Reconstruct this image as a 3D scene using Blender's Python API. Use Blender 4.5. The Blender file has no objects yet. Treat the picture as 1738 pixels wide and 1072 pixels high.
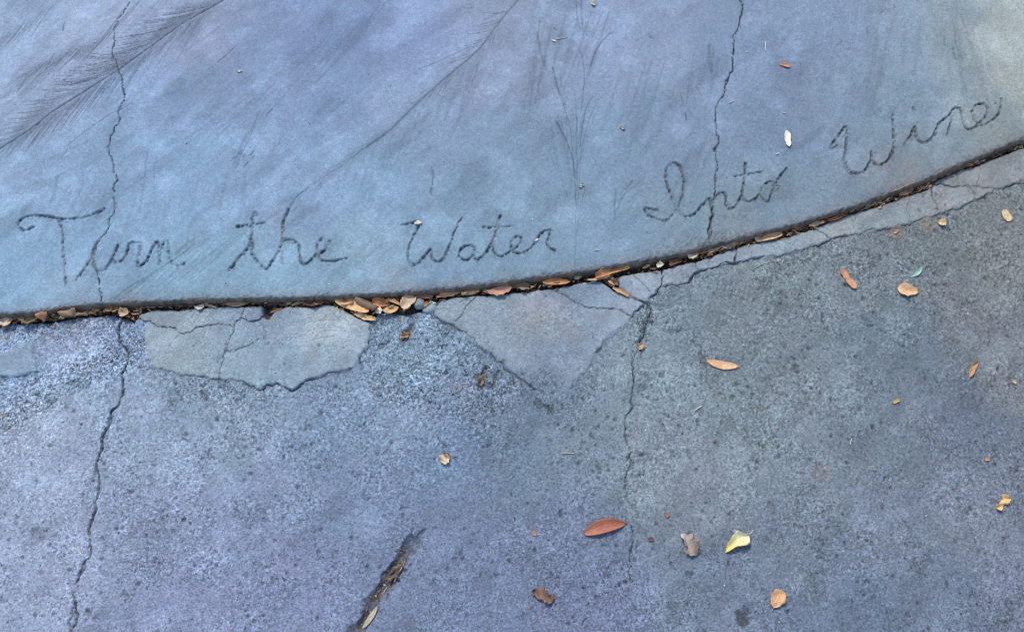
import bpy, math, random
import numpy as np
from mathutils import Vector

random.seed(7)
SC = bpy.context.scene
COL = SC.collection

# ------------------------------------------------------------------ camera
TILT = math.radians(20.0)
DIST = 1.70
THW = 0.4412                                   # tangent of the half horizontal field of view
cam_data = bpy.data.cameras.new('camera')
cam_data.sensor_width = 36.0
cam_data.lens = 18.0 / THW
cam_data.clip_start = 0.05
cam_data.clip_end = 200.0
cam = bpy.data.objects.new('camera', cam_data)
cam.location = (0.0, -DIST * math.sin(TILT), DIST * math.cos(TILT))
cam.rotation_euler = (TILT, 0.0, 0.0)
COL.objects.link(cam)
SC.camera = cam

# ------------------------------------------------------------------ sky, sun, exposure
SUN_EL, SUN_AZ = math.radians(52.0), math.radians(-25.0)      # azimuth from +Y, clockwise
world = bpy.data.worlds.new('World')
SC.world = world
world.use_nodes = True
wn = world.node_tree
wn.nodes.clear()
wo = wn.nodes.new('ShaderNodeOutputWorld')
bg = wn.nodes.new('ShaderNodeBackground')
sky = wn.nodes.new('ShaderNodeTexSky')
sky.sky_type = 'NISHITA'
sky.sun_disc = False
sky.sun_elevation = SUN_EL
sky.sun_rotation = SUN_AZ
bg.inputs['Strength'].default_value = 0.15
wn.links.new(sky.outputs[0], bg.inputs[0])
wn.links.new(bg.outputs[0], wo.inputs[0])
sun_data = bpy.data.lights.new('sun', 'SUN')
sun_data.energy = 1.7
sun_data.angle = math.radians(10.0)
sun_data.color = (1.0, 0.95, 0.88)
sun = bpy.data.objects.new('sun', sun_data)
sdir = Vector((math.sin(SUN_AZ) * math.cos(SUN_EL), math.cos(SUN_AZ) * math.cos(SUN_EL), math.sin(SUN_EL)))
sun.rotation_euler = sdir.to_track_quat('Z', 'Y').to_euler()
sun.location = (0, 0, 3)
COL.objects.link(sun)
SC.view_settings.view_transform = 'Standard'
SC.view_settings.look = 'None'
SC.view_settings.gamma = 1.0
SC.view_settings.use_curve_mapping = False
SC.view_settings.exposure = 0.55
SC.render.engine = 'CYCLES'
SC.cycles.filter_width = 1.0
LIGHT = np.array([1.18, 1.30, 1.62])           # what a white sheet on the ground would read here

# ------------------------------------------------------------------ helpers
ZL = -0.018                                    # level of the lower pavement
PX = 0.000863                                  # metres to one pixel of the survey photo, mid-frame

def world_xy(px, py, z=0.0):
    px = np.asarray(px, float); py = np.asarray(py, float)
    a = (px - 869.0) / 869.0 * THW
    b = (536.0 - py) / 869.0 * THW
    rz = -math.cos(TILT) + b * math.sin(TILT)
    ry = math.sin(TILT) + b * math.cos(TILT)
    t = (z - cam.location.z) / rz
    return a * t, cam.location.y + ry * t

def P(pts, z=0.0):
    a = np.array(pts, float)
    x, y = world_xy(a[:, 0], a[:, 1], z)
    return np.stack([x, y], 1)

def lin(c):
    c = np.asarray(c, float) / 255.0
    return np.where(c <= 0.04045, c / 12.92, ((c + 0.055) / 1.055) ** 2.4)

def smooth(a, b, x):
    t = np.clip((x - a) / (b - a), 0, 1)
    return t * t * (3 - 2 * t)

def _hash(ix, iy, seed):
    h = (ix.astype(np.int64) * 374761393 + iy.astype(np.int64) * 668265263 + seed * 2147483647) & 0xffffffff
    h = ((h ^ (h >> 13)) * 1274126177) & 0xffffffff
    h = ((h ^ (h >> 16)) * 2246822519) & 0xffffffff
    return ((h ^ (h >> 15)) & 0xffffff) / float(0xffffff)

def vnoise(x, y, seed):
    ix = np.floor(x); iy = np.floor(y)
    fx = x - ix; fy = y - iy
    fx = fx * fx * fx * (fx * (fx * 6 - 15) + 10); fy = fy * fy * fy * (fy * (fy * 6 - 15) + 10)
    a = _hash(ix, iy, seed); b = _hash(ix + 1, iy, seed)
    c = _hash(ix, iy + 1, seed); d = _hash(ix + 1, iy + 1, seed)
    return (a + (b - a) * fx) * (1 - fy) + (c + (d - c) * fx) * fy

def fbm(x, y, scale, octaves, seed, gain=0.5):
    """-1..1 noise, scale in metres"""
    out = 0.0; amp = 1.0; tot = 0.0
    x = x / scale; y = y / scale
    for o in range(octaves):
        ca, sa = math.cos(0.7 + o * 1.3), math.sin(0.7 + o * 1.3)
        out = out + amp * (vnoise(x * ca - y * sa + 17.3 * o, x * sa + y * ca - 9.1 * o, seed + o) * 2 - 1)
        tot += amp; amp *= gain; x = x * 2.03; y = y * 2.03
    return out / tot

rng = np.random.RandomState(11)

# ------------------------------------------------------------------ the joint between the two pavements (traced)
JPX = [(-260, 552), (-120, 541), (0, 530), (70, 527), (97, 519), (194, 511), (340, 505), (490, 502), (600, 498), (660, 495),
       (737, 489), (846, 478), (907, 468), (980, 459), (1064, 444), (1143, 430), (1185, 419), (1284, 394), (1360, 375),
       (1440, 350), (1495, 331), (1586, 296), (1625, 278), (1738, 233), (1900, 165), (2050, 100)]
LPX = [(-260, 575), (-100, 566), (0, 552), (20, 547), (85, 545), (110, 541), (130, 538), (190, 531), (207, 537), (228, 545), (240, 532),
       (260, 526), (320, 524), (345, 521), (380, 520), (417, 520), (444, 518), (460, 519), (500, 519), (530, 520), (552, 515), (566, 517),
       (600, 534), (622, 544), (634, 540), (642, 530), (655, 529), (690, 533), (715, 527), (735, 519), (746, 508), (770, 503), (820, 501),
       (850, 497), (900, 494), (940, 489), (990, 479), (1018, 476), (1034, 485), (1045, 478), (1050, 469), (1070, 465), (1090, 462),
       (1125, 457), (1150, 450), (1190, 441), (1215, 433), (1245, 423), (1255, 419), (1300, 409), (1340, 401), (1385, 386),
       (1400, 379), (1440, 364), (1480, 353), (1520, 340), (1545, 331), (1578, 319), (1588, 305), (1600, 296), (1620, 288),
       (1650, 284), (1670, 276), (1700, 263), (1738, 250), (1900, 184), (2050, 120)]
jp = P(JPX, 0.0)
lp = P(LPX, ZL)
# smooth joint line
jx_s = np.linspace(jp[0, 0], jp[-1, 0], 600)
jy_s = np.interp(jx_s, jp[:, 0], jp[:, 1])
for _ in range(3):
    k = 9
    jy_s = np.convolve(np.pad(jy_s, k // 2, mode='edge'), np.ones(k) / k, 'valid')
jy_s = np.minimum(jy_s, 0.46)
RB = 0.0055
def joint_y(x):
    return np.interp(x, jx_s, jy_s) - 0.004

# ------------------------------------------------------------------ the grid both pavements are cut from
def axis(lo, hi, step, far, dense=None, dstep=None):
    if dense:
        a = np.concatenate([np.arange(lo, dense[0], step), np.arange(dense[0], dense[1], dstep), np.arange(dense[1], hi, step)])
    else:
        a = np.arange(lo, hi, step)
    out = []; s = step; q = a[-1]
    while q < far:
        s *= 1.28; q += s; out.append(q)
    inn = []; s = step; q = a[0]
    while q > -far:
        s *= 1.28; q -= s; inn.append(q)
    return np.concatenate([inn[::-1], a, out])

GS = 0.00140
AX = axis(-0.86, 0.86, GS, 9.0)
AV = axis(-0.60, 0.57, GS, 9.0, (-0.0287, 0.0098), 0.0007)
AV[np.argmin(np.abs(AV))] = 0.0
C, R = len(AX), len(AV)
gv = 1 - 0.62 * smooth(0.03, 0.60, np.abs(AV))
YJ = joint_y(AX)
X = np.broadcast_to(AX[None, :], (R, C)).copy()
V = np.broadcast_to(AV[:, None], (R, C))
Y = V + YJ[None, :] * gv[:, None]
D = Y - YJ[None, :]                            # distance above the joint line
UP = V > -1e-9

# domain warp so traced lines get ragged
WX = X + PX * (1.1 * fbm(X, Y, 0.0038, 2, 3) + 2.4 * ~UP * fbm(X, Y, 0.013, 2, 5))
WY = Y + PX * (1.1 * fbm(X, Y, 0.0038, 2, 9) + 2.4 * ~UP * fbm(X, Y, 0.013, 2, 15))

def window(x0, x1, y0, y1):
    c0 = max(np.searchsorted(AX, x0) - 1, 0); c1 = min(np.searchsorted(AX, x1) + 1, C)
    if c1 - c0 < 2: return None
    rs = [np.searchsorted(Y[:, c], (y0, y1)) for c in (c0, (c0 + c1) // 2, c1 - 1)]
    r0 = max(min(r[0] for r in rs) - 1, 0); r1 = min(max(r[1] for r in rs) + 1, R)
    if r1 - r0 < 2: return None
    return slice(r0, r1), slice(c0, c1)

cut = np.zeros((R, C)); dirt = np.zeros((R, C)); brown = np.zeros((R, C)); light = np.zeros((R, C)); add = np.zeros((R, C))

def fractal(p, amp, levels, r):
    p = np.asarray(p)
    for _ in range(levels):
        m = (p[:-1] + p[1:]) / 2
        d = p[1:] - p[:-1]
        n = np.stack([-d[:, 1], d[:, 0]], 1)
        m = m + n * (r.uniform(-1, 1, (len(m), 1)) * amp)
        q = np.empty((len(p) + len(m), 2)); q[0::2] = p; q[1::2] = m
        p = q
    return p

def catmull(p, n=5):
    p = np.asarray(p, float)
    if len(p) < 3: return p
    q = np.vstack([2 * p[0] - p[1], p, 2 * p[-1] - p[-2]])
    out = []
    for i in range(1, len(q) - 2):
        for k in range(n):
            t = k / n
            out.append(0.5 * ((2 * q[i]) + (-q[i - 1] + q[i + 1]) * t + (2 * q[i - 1] - 5 * q[i] + 4 * q[i + 1] - q[i + 2]) * t * t
                              + (-q[i - 1] + 3 * q[i] - 3 * q[i + 1] + q[i + 2]) * t ** 3))
    out.append(p[-1])
    return np.array(out)

def stroke(p, w, depth, dk, target=None, power=2.0, taper=0.0, wvar=0.0, warp=True, tone=None, fade=0.0):
    """w half width in metres, depth metres, dk stain 0..1"""
    n = len(p)
    tot = 0
    ws = np.full(n, w)
    if wvar: ws = ws * (1 + wvar * np.interp(np.arange(n), np.arange(0, n + 6, 3), rng.uniform(-1, 1, len(np.arange(0, n + 6, 3)))))
    kk = np.ones(n)
    if fade:
        kn = np.interp(np.arange(n), np.arange(0, n + 14, 7), rng.uniform(0, 1, len(np.arange(0, n + 14, 7))))
        kk = 1 - fade * kn; ws = ws * (1 - .5 * fade * kn)
    if taper:
        t = np.linspace(0, 1, n); ws = ws * np.clip(np.minimum(t, 1 - t) / taper, 0.25, 1)
    for i in range(n - 1):
        a, b = p[i], p[i + 1]; wm = max(ws[i], ws[i + 1]); m = wm + 0.002
        win = window(min(a[0], b[0]) - m, max(a[0], b[0]) + m, min(a[1], b[1]) - m, max(a[1], b[1]) + m)
        if win is None: continue
        gx = (WX if warp else X)[win] - a[0]; gy = (WY if warp else Y)[win] - a[1]
        dx, dy = b - a; L2 = dx * dx + dy * dy + 1e-14
        t = np.clip((gx * dx + gy * dy) / L2, 0, 1)
        d = np.hypot(gx - t * dx, gy - t * dy)
        ww = ws[i] + (ws[i + 1] - ws[i]) * t
        pr = np.clip(1 - (d / ww) ** power, 0, 1)
        if depth: cut[win] = np.maximum(cut[win], depth * pr * kk[i])
        if dk: dirt[win] = np.maximum(dirt[win], dk * kk[i] * np.sqrt(pr))
        if tone is not None: tone[0][win] = np.maximum(tone[0][win], tone[1] * kk[i] * pr)

def inside(poly, x, y):
    res = np.zeros(x.shape, bool)
    n = len(poly)
    for i in range(n):
        x1, y1 = poly[i]; x2, y2 = poly[(i + 1) % n]
        if y1 == y2: continue
        cond = (y1 > y) != (y2 > y)
        res ^= cond & (x < (x2 - x1) * (y - y1) / (y2 - y1) + x1)
    return res

def polymask(poly):
    m = np.zeros((R, C), bool)
    win = window(poly[:, 0].min() - 0.004, poly[:, 0].max() + 0.004, poly[:, 1].min() - 0.004, poly[:, 1].max() + 0.004)
    if win: m[win] = inside(poly, WX[win], WY[win])
    return m

def blur(a, r):
    for ax in (0, 1):
        for _ in range(2):
            c = np.cumsum(np.pad(a, [(r + 1, r) if i == ax else (0, 0) for i in (0, 1)], mode='edge'), axis=ax)
            n = a.shape[ax]
            hi = np.take(c, np.arange(2 * r + 1, 2 * r + 1 + n), axis=ax); lo = np.take(c, np.arange(0, n), axis=ax)
            a = (hi - lo) / (2 * r + 1)
    return a

# ------------------------------------------------------------------ cracks (traced), half width px, depth mm
CU_L = [(240, -60), (230, -25), (220, 3), (203, 30), (193, 50), (195, 70), (191, 84), (196, 101), (201, 124), (206, 148), (211.6, 164.6), (205, 181), (203, 205),
        (193, 218), (186.4, 235), (185, 262), (194, 282), (199, 304), (192, 322), (194, 344), (196, 354), (187, 368.5), (179.5, 395), (167, 410),
        (160, 422), (157.6, 436), (161, 456), (166, 466), (168.5, 485), (172, 500), (171, 514), (172, 532)]
CU_R = [(1262, -60), (1257, -30), (1256, 0), (1256, 30), (1249, 54), (1246, 78), (1244, 104), (1238, 131), (1231, 143), (1228, 161), (1220, 173), (1214, 196),
        (1217, 214), (1220, 233), (1215, 251), (1218, 283), (1215, 306), (1213, 330), (1208, 356), (1207, 387), (1205, 405), (1204, 425)]
CL_L = [(209, 530), (207, 540), (208.6, 587), (217, 597), (216, 616), (206, 636), (208.6, 655), (204, 684), (188, 702), (186, 720), (174, 746),
        (173, 764), (164.5, 779), (166, 804), (161, 852), (155, 885), (153.5, 914), (150, 943), (139, 965), (130, 991), (128, 1020),
        (122.5, 1045), (122, 1075), (110, 1150)]
CL_M = [(1097, 515), (1104, 522), (1104, 535), (1097, 552), (1092, 571), (1086, 588), (1076, 608), (1073, 631), (1076, 654), (1073, 691), (1064, 706), (1061, 717), (1062, 745),
        (1068, 776), (1061, 814), (1062, 839), (1073, 863), (1071, 894), (1073, 922), (1066, 971), (1071, 991), (1068, 1012), (1064, 1047), (1062, 1150)]
def crack(pts, z, w, dep, dk, amp=0.10, lv=2, fade=.55, **kw):
    p = fractal(P(pts, z), amp * 1.5, lv + 1, rng)
    stroke(p, w * PX * .84, dep * 0.001, dk * .95, power=1.2, wvar=0.55, fade=fade, **kw)
    if w >= 1.2:
        L_ = np.linalg.norm(np.diff(p, axis=0), axis=1).sum()
        for _ in range(int(L_ / (7 * PX))):
            g_ = p[rng.randint(len(p))] + rng.normal(0, w * .7, 2) * PX
            stroke(np.array([g_, g_ + rng.normal(0, 1.2, 2) * PX]), rng.uniform(.9, 1.0 + w * .8) * PX, dep * .00022, dk * rng.uniform(.1, .6))
crack(CU_L, 0, 1.25, 6, .85, fade=.45)
crack(CU_R, 0, 1.4, 7, .9, fade=.55)
crack([(1231, 141), (1234, 136)], 0, 3.6, 6, .9, .1, 1)
crack([(1216, 248), (1214, 256)], 0, 3.4, 6, .9, .1, 1)
crack([(1209, 350), (1206, 380), (1204, 402)], 0, 2.7, 8, .95)
crack([(166, 412), (158, 430), (160, 450)], 0, 2.6, 5, .8)
crack(CL_L[:7], ZL, 2.6, 7, .95, fade=.2)
crack(CL_L[6:], ZL, 2.4, 8, .9)
crack([(186, 712), (180, 730), (176, 742)], ZL, 4.2, 6, .75)
crack([(157, 880), (153, 905)], ZL, 4.0, 8, .85)
crack([(144, 955), (132, 985)], ZL, 3.6, 8, .9)
crack([(127, 1020), (122, 1072)], ZL, 3.2, 8, .9)
crack(CL_M[:6], ZL, 7, 5, .45)
crack(CL_M[:6], ZL, 3, 9, .75)
crack(CL_M[5:12], ZL, 1.8, 6, .75)
crack(CL_M[11:21], ZL, 1.2, 5, .6, fade=.7)
crack(CL_M[20:], ZL, 1.0, 3, .5, fade=.8)
# mortar patch pieces: polygons share their corners
PATCHES = {
 'A1': [(228, 534), (262, 522), (320, 518), (345, 515), (380, 514), (417, 514), (410, 541), (397, 556), (347, 553), (310, 567), (298, 558), (272, 556), (250, 546)],
 'A2': [(417, 514), (448, 514), (447, 534), (443, 543), (423, 546), (410, 541)],
 'A3': [(410, 541), (423, 546), (443, 543), (449, 555), (451, 575), (412, 592), (383, 596), (397, 556)],
 'A4': [(250, 546), (272, 556), (298, 558), (310, 567), (347, 553), (397, 556), (383, 596), (374, 628), (372, 643), (345, 640), (300, 635), (262, 622), (250, 600), (246, 575)],
 'A5': [(443, 543), (447, 534), (455, 538), (464, 530), (480, 512), (530, 512), (552, 508), (566, 512), (600, 534), (628, 552), (626, 578), (611, 601),
        (608, 607), (599, 625), (558, 633), (517, 648), (496, 663), (472, 651), (451, 653), (445, 662), (415, 648), (372, 643), (374, 628), (383, 596),
        (412, 592), (451, 575), (449, 555)],
 'B1': [(748, 503), (770, 497), (821, 493), (797, 515), (787, 526), (774, 547), (767, 552), (740, 539), (736, 526)],
 'B2': [(936, 483), (990, 473), (1020, 470), (1034, 485), (1051, 495), (1093, 516), (1074, 537), (1053, 527), (1027, 523), (996, 522), (965, 508)],
 'B3': [(821, 493), (850, 490), (900, 487), (936, 483), (965, 508), (996, 522), (1027, 523), (1053, 527), (1074, 537), (1048, 560), (1025, 581), (1012, 598), (996, 625), (975, 655),
        (940, 690), (910, 662), (878, 641), (855, 618), (810, 584), (767, 552), (774, 547), (787, 526), (797, 515)],
 'C1': [(1049, 461), (1073, 456), (1107, 503), (1097, 515), (1068, 501), (1051, 488)],
 'C2': [(1073, 456), (1126, 448), (1121, 486), (1107, 503)],
 'C3': [(1126, 448), (1131, 446), (1182, 436), (1182, 464), (1167, 481), (1148, 486), (1121, 487)],
 'C4': [(1182, 436), (1199, 430), (1198, 458), (1182, 464)],
 'C5': [(1199, 430), (1249, 415), (1249, 444), (1198, 459)],
 'C6': [(1249, 415), (1300, 402), (1340, 394), (1384, 379), (1396, 398), (1409, 407), (1383, 418), (1340, 432), (1283, 439), (1249, 447)],
 'C7': [(1384, 379), (1400, 372), (1453, 352), (1446, 389), (1443, 400), (1409, 407), (1396, 398)],
 'C8': [(1453, 352), (1480, 346), (1520, 333), (1541, 326), (1542, 366), (1543, 381), (1509, 389), (1458, 398), (1443, 400), (1446, 389)],
 'C9': [(1541, 326), (1580, 313), (1582, 329), (1588, 346), (1592, 365), (1555, 378), (1543, 381), (1542, 366)],
 'C10': [(1580, 314), (1635, 317), (1657, 317), (1655, 344), (1635, 350), (1592, 364), (1588, 346), (1582, 329)],
 'C11': [(1657, 317), (1695, 322), (1667, 336), (1655, 344)],
 'C12': [(1580, 314), (1584, 298), (1600, 288), (1620, 282), (1650, 277), (1663, 272), (1657, 317), (1635, 317)],
 'C13': [(1663, 272), (1690, 260), (1738, 243), (2050, 110), (2050, 190), (1880, 262), (1738, 312), (1715, 316), (1695, 322), (1657, 317)],
 'D1': [(-120, 606), (0, 599), (10, 598), (34, 588), (58, 575), (57, 592), (60, 607), (63, 631), (36, 638), (0, 640), (-120, 650)],
}
PATCHES = {k: P(v, ZL) for k, v in PATCHES.items()}
# (points, half width px, depth mm, stain)
for pts, w, dep, dk in [
    ([(250, 546), (272, 556), (298, 558), (310, 567), (347, 553), (397, 556), (410, 541), (417, 518)], 1.3, 4, .75),
    ([(228, 536), (250, 547)], 2.6, 4, .5), ([(310, 567), (291, 584), (282, 597)], .9, 2, .5),
    ([(410, 541), (423, 546), (443, 543), (447, 534)], 1.3, 4, .8), ([(443, 543), (449, 555), (451, 575)], .9, 2, .5),
    ([(418, 540), (424, 532), (425, 520)], .9, 2, .45), ([(449, 556), (457, 553), (462, 548)], .8, 2, .4),
    ([(397, 556), (383, 596), (374, 628)], 1.0, 2.5, .55), ([(386, 585), (379, 608)], 1.8, 3, .5), ([(374, 628), (372, 643)], .6, .6, .2),
    ([(383, 596), (412, 592), (435, 580), (451, 575)], 1.2, 3, .65),
    ([(255, 625), (280, 630), (300, 635), (320, 637), (351, 640), (361, 643), (408, 645), (416, 650)], 1.9, 3, .65),
    ([(416, 650), (445, 662), (451, 653), (472, 651), (480, 658), (496, 663), (517, 648), (542, 642), (558, 633), (587, 631), (599, 625)], 2.1, 5, .85),
    ([(451, 653), (475, 643), (490, 640), (505, 648)], .9, 1.5, .4), ([(350, 631), (400, 632), (425, 640)], .8, 1.2, .35),
    ([(614, 626), (608, 607), (611, 601)], 2.6, 5, .85), ([(611, 601), (622, 590), (626, 578), (628, 552)], 1.7, 4, .6),
    ([(566, 532), (578, 545), (600, 558), (612, 568)], .9, 1.6, .5), ([(580, 540), (600, 552)], .8, 1.2, .4),
    ([(736, 526), (740, 539), (767, 552), (790, 565), (810, 584), (832, 602), (855, 618), (878, 641), (892, 650), (910, 662)], 2.0, 4, .75),
    ([(880, 643), (893, 640)], 1.6, 3, .6),
    ([(821, 498), (797, 515), (787, 526), (774, 547)], 1.2, 2.5, .55), ([(800, 510), (782, 514)], 1, 1.5, .4),
    ([(735, 525), (742, 516), (756, 506)], 2.6, 5, .75),
    ([(936, 487), (950, 500), (965, 508), (980, 516), (996, 522), (1027, 523), (1053, 527), (1074, 537)], 1.1, 3, .7),
    ([(1095, 514), (1085, 524), (1074, 537)], 1.9, 5, .8), ([(1074, 537), (1048, 560), (1025, 581)], 1.6, 2.5, .4), ([(1025, 581), (1014, 597)], 4.5, 4, .75),
    ([(1012, 598), (996, 625), (975, 655)], 1.5, 1.2, .3), ([(976, 645), (966, 662)], 3.6, 3, .6),
    ([(1034, 485), (1051, 492), (1068, 501), (1096, 515)], 2.4, 5, .8), ([(1073, 460), (1090, 482), (1107, 503)], 1.2, 3, .7),
    ([(1062, 463), (1068, 480), (1075, 492), (1096, 492)], .7, 1, .35),
    ([(1126, 452), (1121, 486), (1107, 503), (1097, 515)], 2.8, 7, .9), ([(1121, 487), (1148, 486), (1167, 481)], 2.0, 5, .75),
    ([(1167, 481), (1175, 472), (1182, 464), (1190, 460)], 3.8, 7, .9), ([(1190, 462), (1198, 459), (1220, 452), (1249, 446)], 1.6, 5, .8),
    ([(1182, 438), (1183, 464)], 1.3, 3, .65), ([(1199, 430), (1198, 459)], 1.2, 2.5, .55), ([(1249, 417), (1250, 432), (1249, 446)], 2.2, 7, .9),
    ([(1249, 447), (1265, 442), (1283, 439), (1310, 434), (1340, 432), (1365, 424), (1383, 418), (1409, 407), (1425, 403), (1458, 398), (1485, 392), (1509, 389), (1535, 383),
      (1555, 378), (1575, 370), (1592, 364), (1612, 358), (1635, 350), (1650, 342), (1667, 336), (1680, 328), (1695, 322), (1715, 316), (1738, 312), (1880, 262)], 1.7, 5, .75),
    ([(1280, 440), (1292, 437)], 2.8, 5, .6), ([(1384, 383), (1390, 392), (1396, 398), (1409, 407)], 1.8, 5, .9),
    ([(1453, 355), (1446, 389), (1443, 400)], 1.1, 2, .5), ([(1541, 330), (1542, 366), (1543, 381)], 1.2, 2, .55),
    ([(1581, 316), (1582, 329), (1588, 346), (1592, 363)], 1.5, 4, .8), ([(1581, 315), (1610, 315), (1635, 317), (1657, 317), (1675, 319), (1695, 322)], 1.6, 4, .8),
    ([(1663, 276), (1661, 300), (1657, 317), (1655, 344)], 1.3, 2.5, .6), ([(1646, 345), (1660, 342)], 1.0, 2, .6),
    ([(-40, 702), (20, 684), (60, 668)], 1.2, 2, .5), ([(118, 652), (140, 640), (165, 622), (200, 606)], 1.3, 2, .5), ([(10, 730), (40, 712), (62, 694)], 1.4, 2.5, .55), ([(62, 600), (92, 590), (120, 560), (128, 543)], .9, 1.2, .35),
    ([(85, 548), (70, 568), (60, 578)], 1.3, 2, .5), ([(130, 640), (150, 660)], 1.0, 1.5, .4),
    ([(0, 599), (10, 598), (34, 588), (58, 575)], 1.6, 2, .45), ([(63, 631), (36, 638), (0, 640), (-60, 642)], 1.5, 2, .45), ([(58, 575), (57, 592), (60, 607), (63, 631)], 1.0, .8, .2),
    ([(100, 664), (90, 680), (76, 693)], 1.6, 3, .6), ([(1540, 720), (1560, 790), (1580, 850)], .9, 1.2, .4),
    ([(1503, 828), (1515, 862), (1535, 885), (1548, 905), (1550, 935)], 1.2, 2, .45), ([(1600, 920), (1612, 935), (1622, 945)], 1.2, 2, .45),
    ([(1610, 490), (1625, 520), (1645, 548), (1660, 560)], 1.8, 2, .5), ([(1645, 745), (1655, 790), (1668, 825)], 1.5, 1.5, .35),
    ([(1480, 1010), (1486, 1050), (1488, 1075)], 1.0, 1.5, .45), ([(1700, 950), (1705, 1000), (1712, 1030)], 1.0, 1.5, .35),
    ([(985, 1062), (1000, 1045)], 1.3, 2, .55), ([(880, 920), (905, 945)], .9, 1, .35), ([(1386, 900), (1400, 935)], 1, 1, .3),
    ([(1452, 460), (1440, 480)], .8, .6, .25)]:
    crack(pts, ZL, w, dep, dk, 0.09, 2, fade=.35 if w < 1.4 else .62)

# the gouge runs on the left crack runs on; bottom gouge full of debris
gouge = fractal(P([(722, 898), (706, 912), (700, 921), (681, 949), (663, 977), (649, 998), (635, 1018), (623, 1044), (605, 1068), (560, 1140)], ZL), .06, 2, rng)
stroke(gouge[:12], 3.4 * PX, 0.003, .55, power=2, wvar=.6, fade=.6)
stroke(gouge[8:], 10 * PX, 0.007, .45, power=2.5, wvar=.5)
gouge_mask = np.zeros((R, C)); stroke(gouge[10:], 11 * PX, 0, 0, power=2.5, tone=(gouge_mask, 1.0))
stroke(P([(825, 625), (818, 640), (816, 655)], ZL), 6 * PX, 0.004, .6, tone=(brown, .9))
stroke(P([(700, 553), (690, 566), (683, 578)], ZL), 7 * PX, 0.004, .45, tone=(brown, .5))
stroke(P([(658, 578), (646, 588)], ZL), 5 * PX, 0.003, .6)
stroke(P([(848, 630), (838, 645)], ZL), 4 * PX, 0.003, .5)
for (px_, py_, r_, dk_) in [(1193, 606, 8, .5), (1196, 616, 7, .5), (1351, 627, 7, .6), (1330, 585, 6, .4), (1125, 637, 6, .6), (1138, 565, 6, .35), (1262, 1048, 13, 1.1), (1268, 1034, 9, 1.0), (1255, 1056, 7, 1.0),
                             (1474, 987, 4, .9), (868, 648, 6, .5), (915, 690, 10, .5), (920, 685, 7, .6), (445, 868, 9, .3), (558, 787, 8, .35), (65, 905, 13, .35), (345, 672, 9, .5),
                             (1395, 800, 14, .25), (1240, 875, 8, .5), (1310, 858, 7, .6), (1100, 640, 7, .5), (935, 695, 8, .5), (1090, 660, 6, .35), (1170, 975, 7, .4),
                             (216, 1010, 9, .4), (150, 1040, 7, .3), (660, 765, 6, .4), (525, 725, 5, .5), (258, 815, 8, .3), (375, 655, 8, .4), (660, 545, 6, .3), (755, 755, 6, .4), (950, 870, 5, .6)]:
    q = P([(px_ - r_ * .4, py_ - r_ * .5), (px_ + r_ * .3, py_ + r_ * .5)], ZL)
    stroke(q, r_ * .62 * PX, 0.0022, dk_ * .8, wvar=.3)
    for _ in range(7):
        g_ = P([(px_, py_)], ZL)[0] + rng.normal(0, r_ * .55, 2) * PX
        stroke(np.array([g_, g_ + rng.normal(0, 2, 2) * PX]), rng.uniform(.9, 2.4) * PX, .0015, dk_ * rng.uniform(.4, 1.2))

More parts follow.
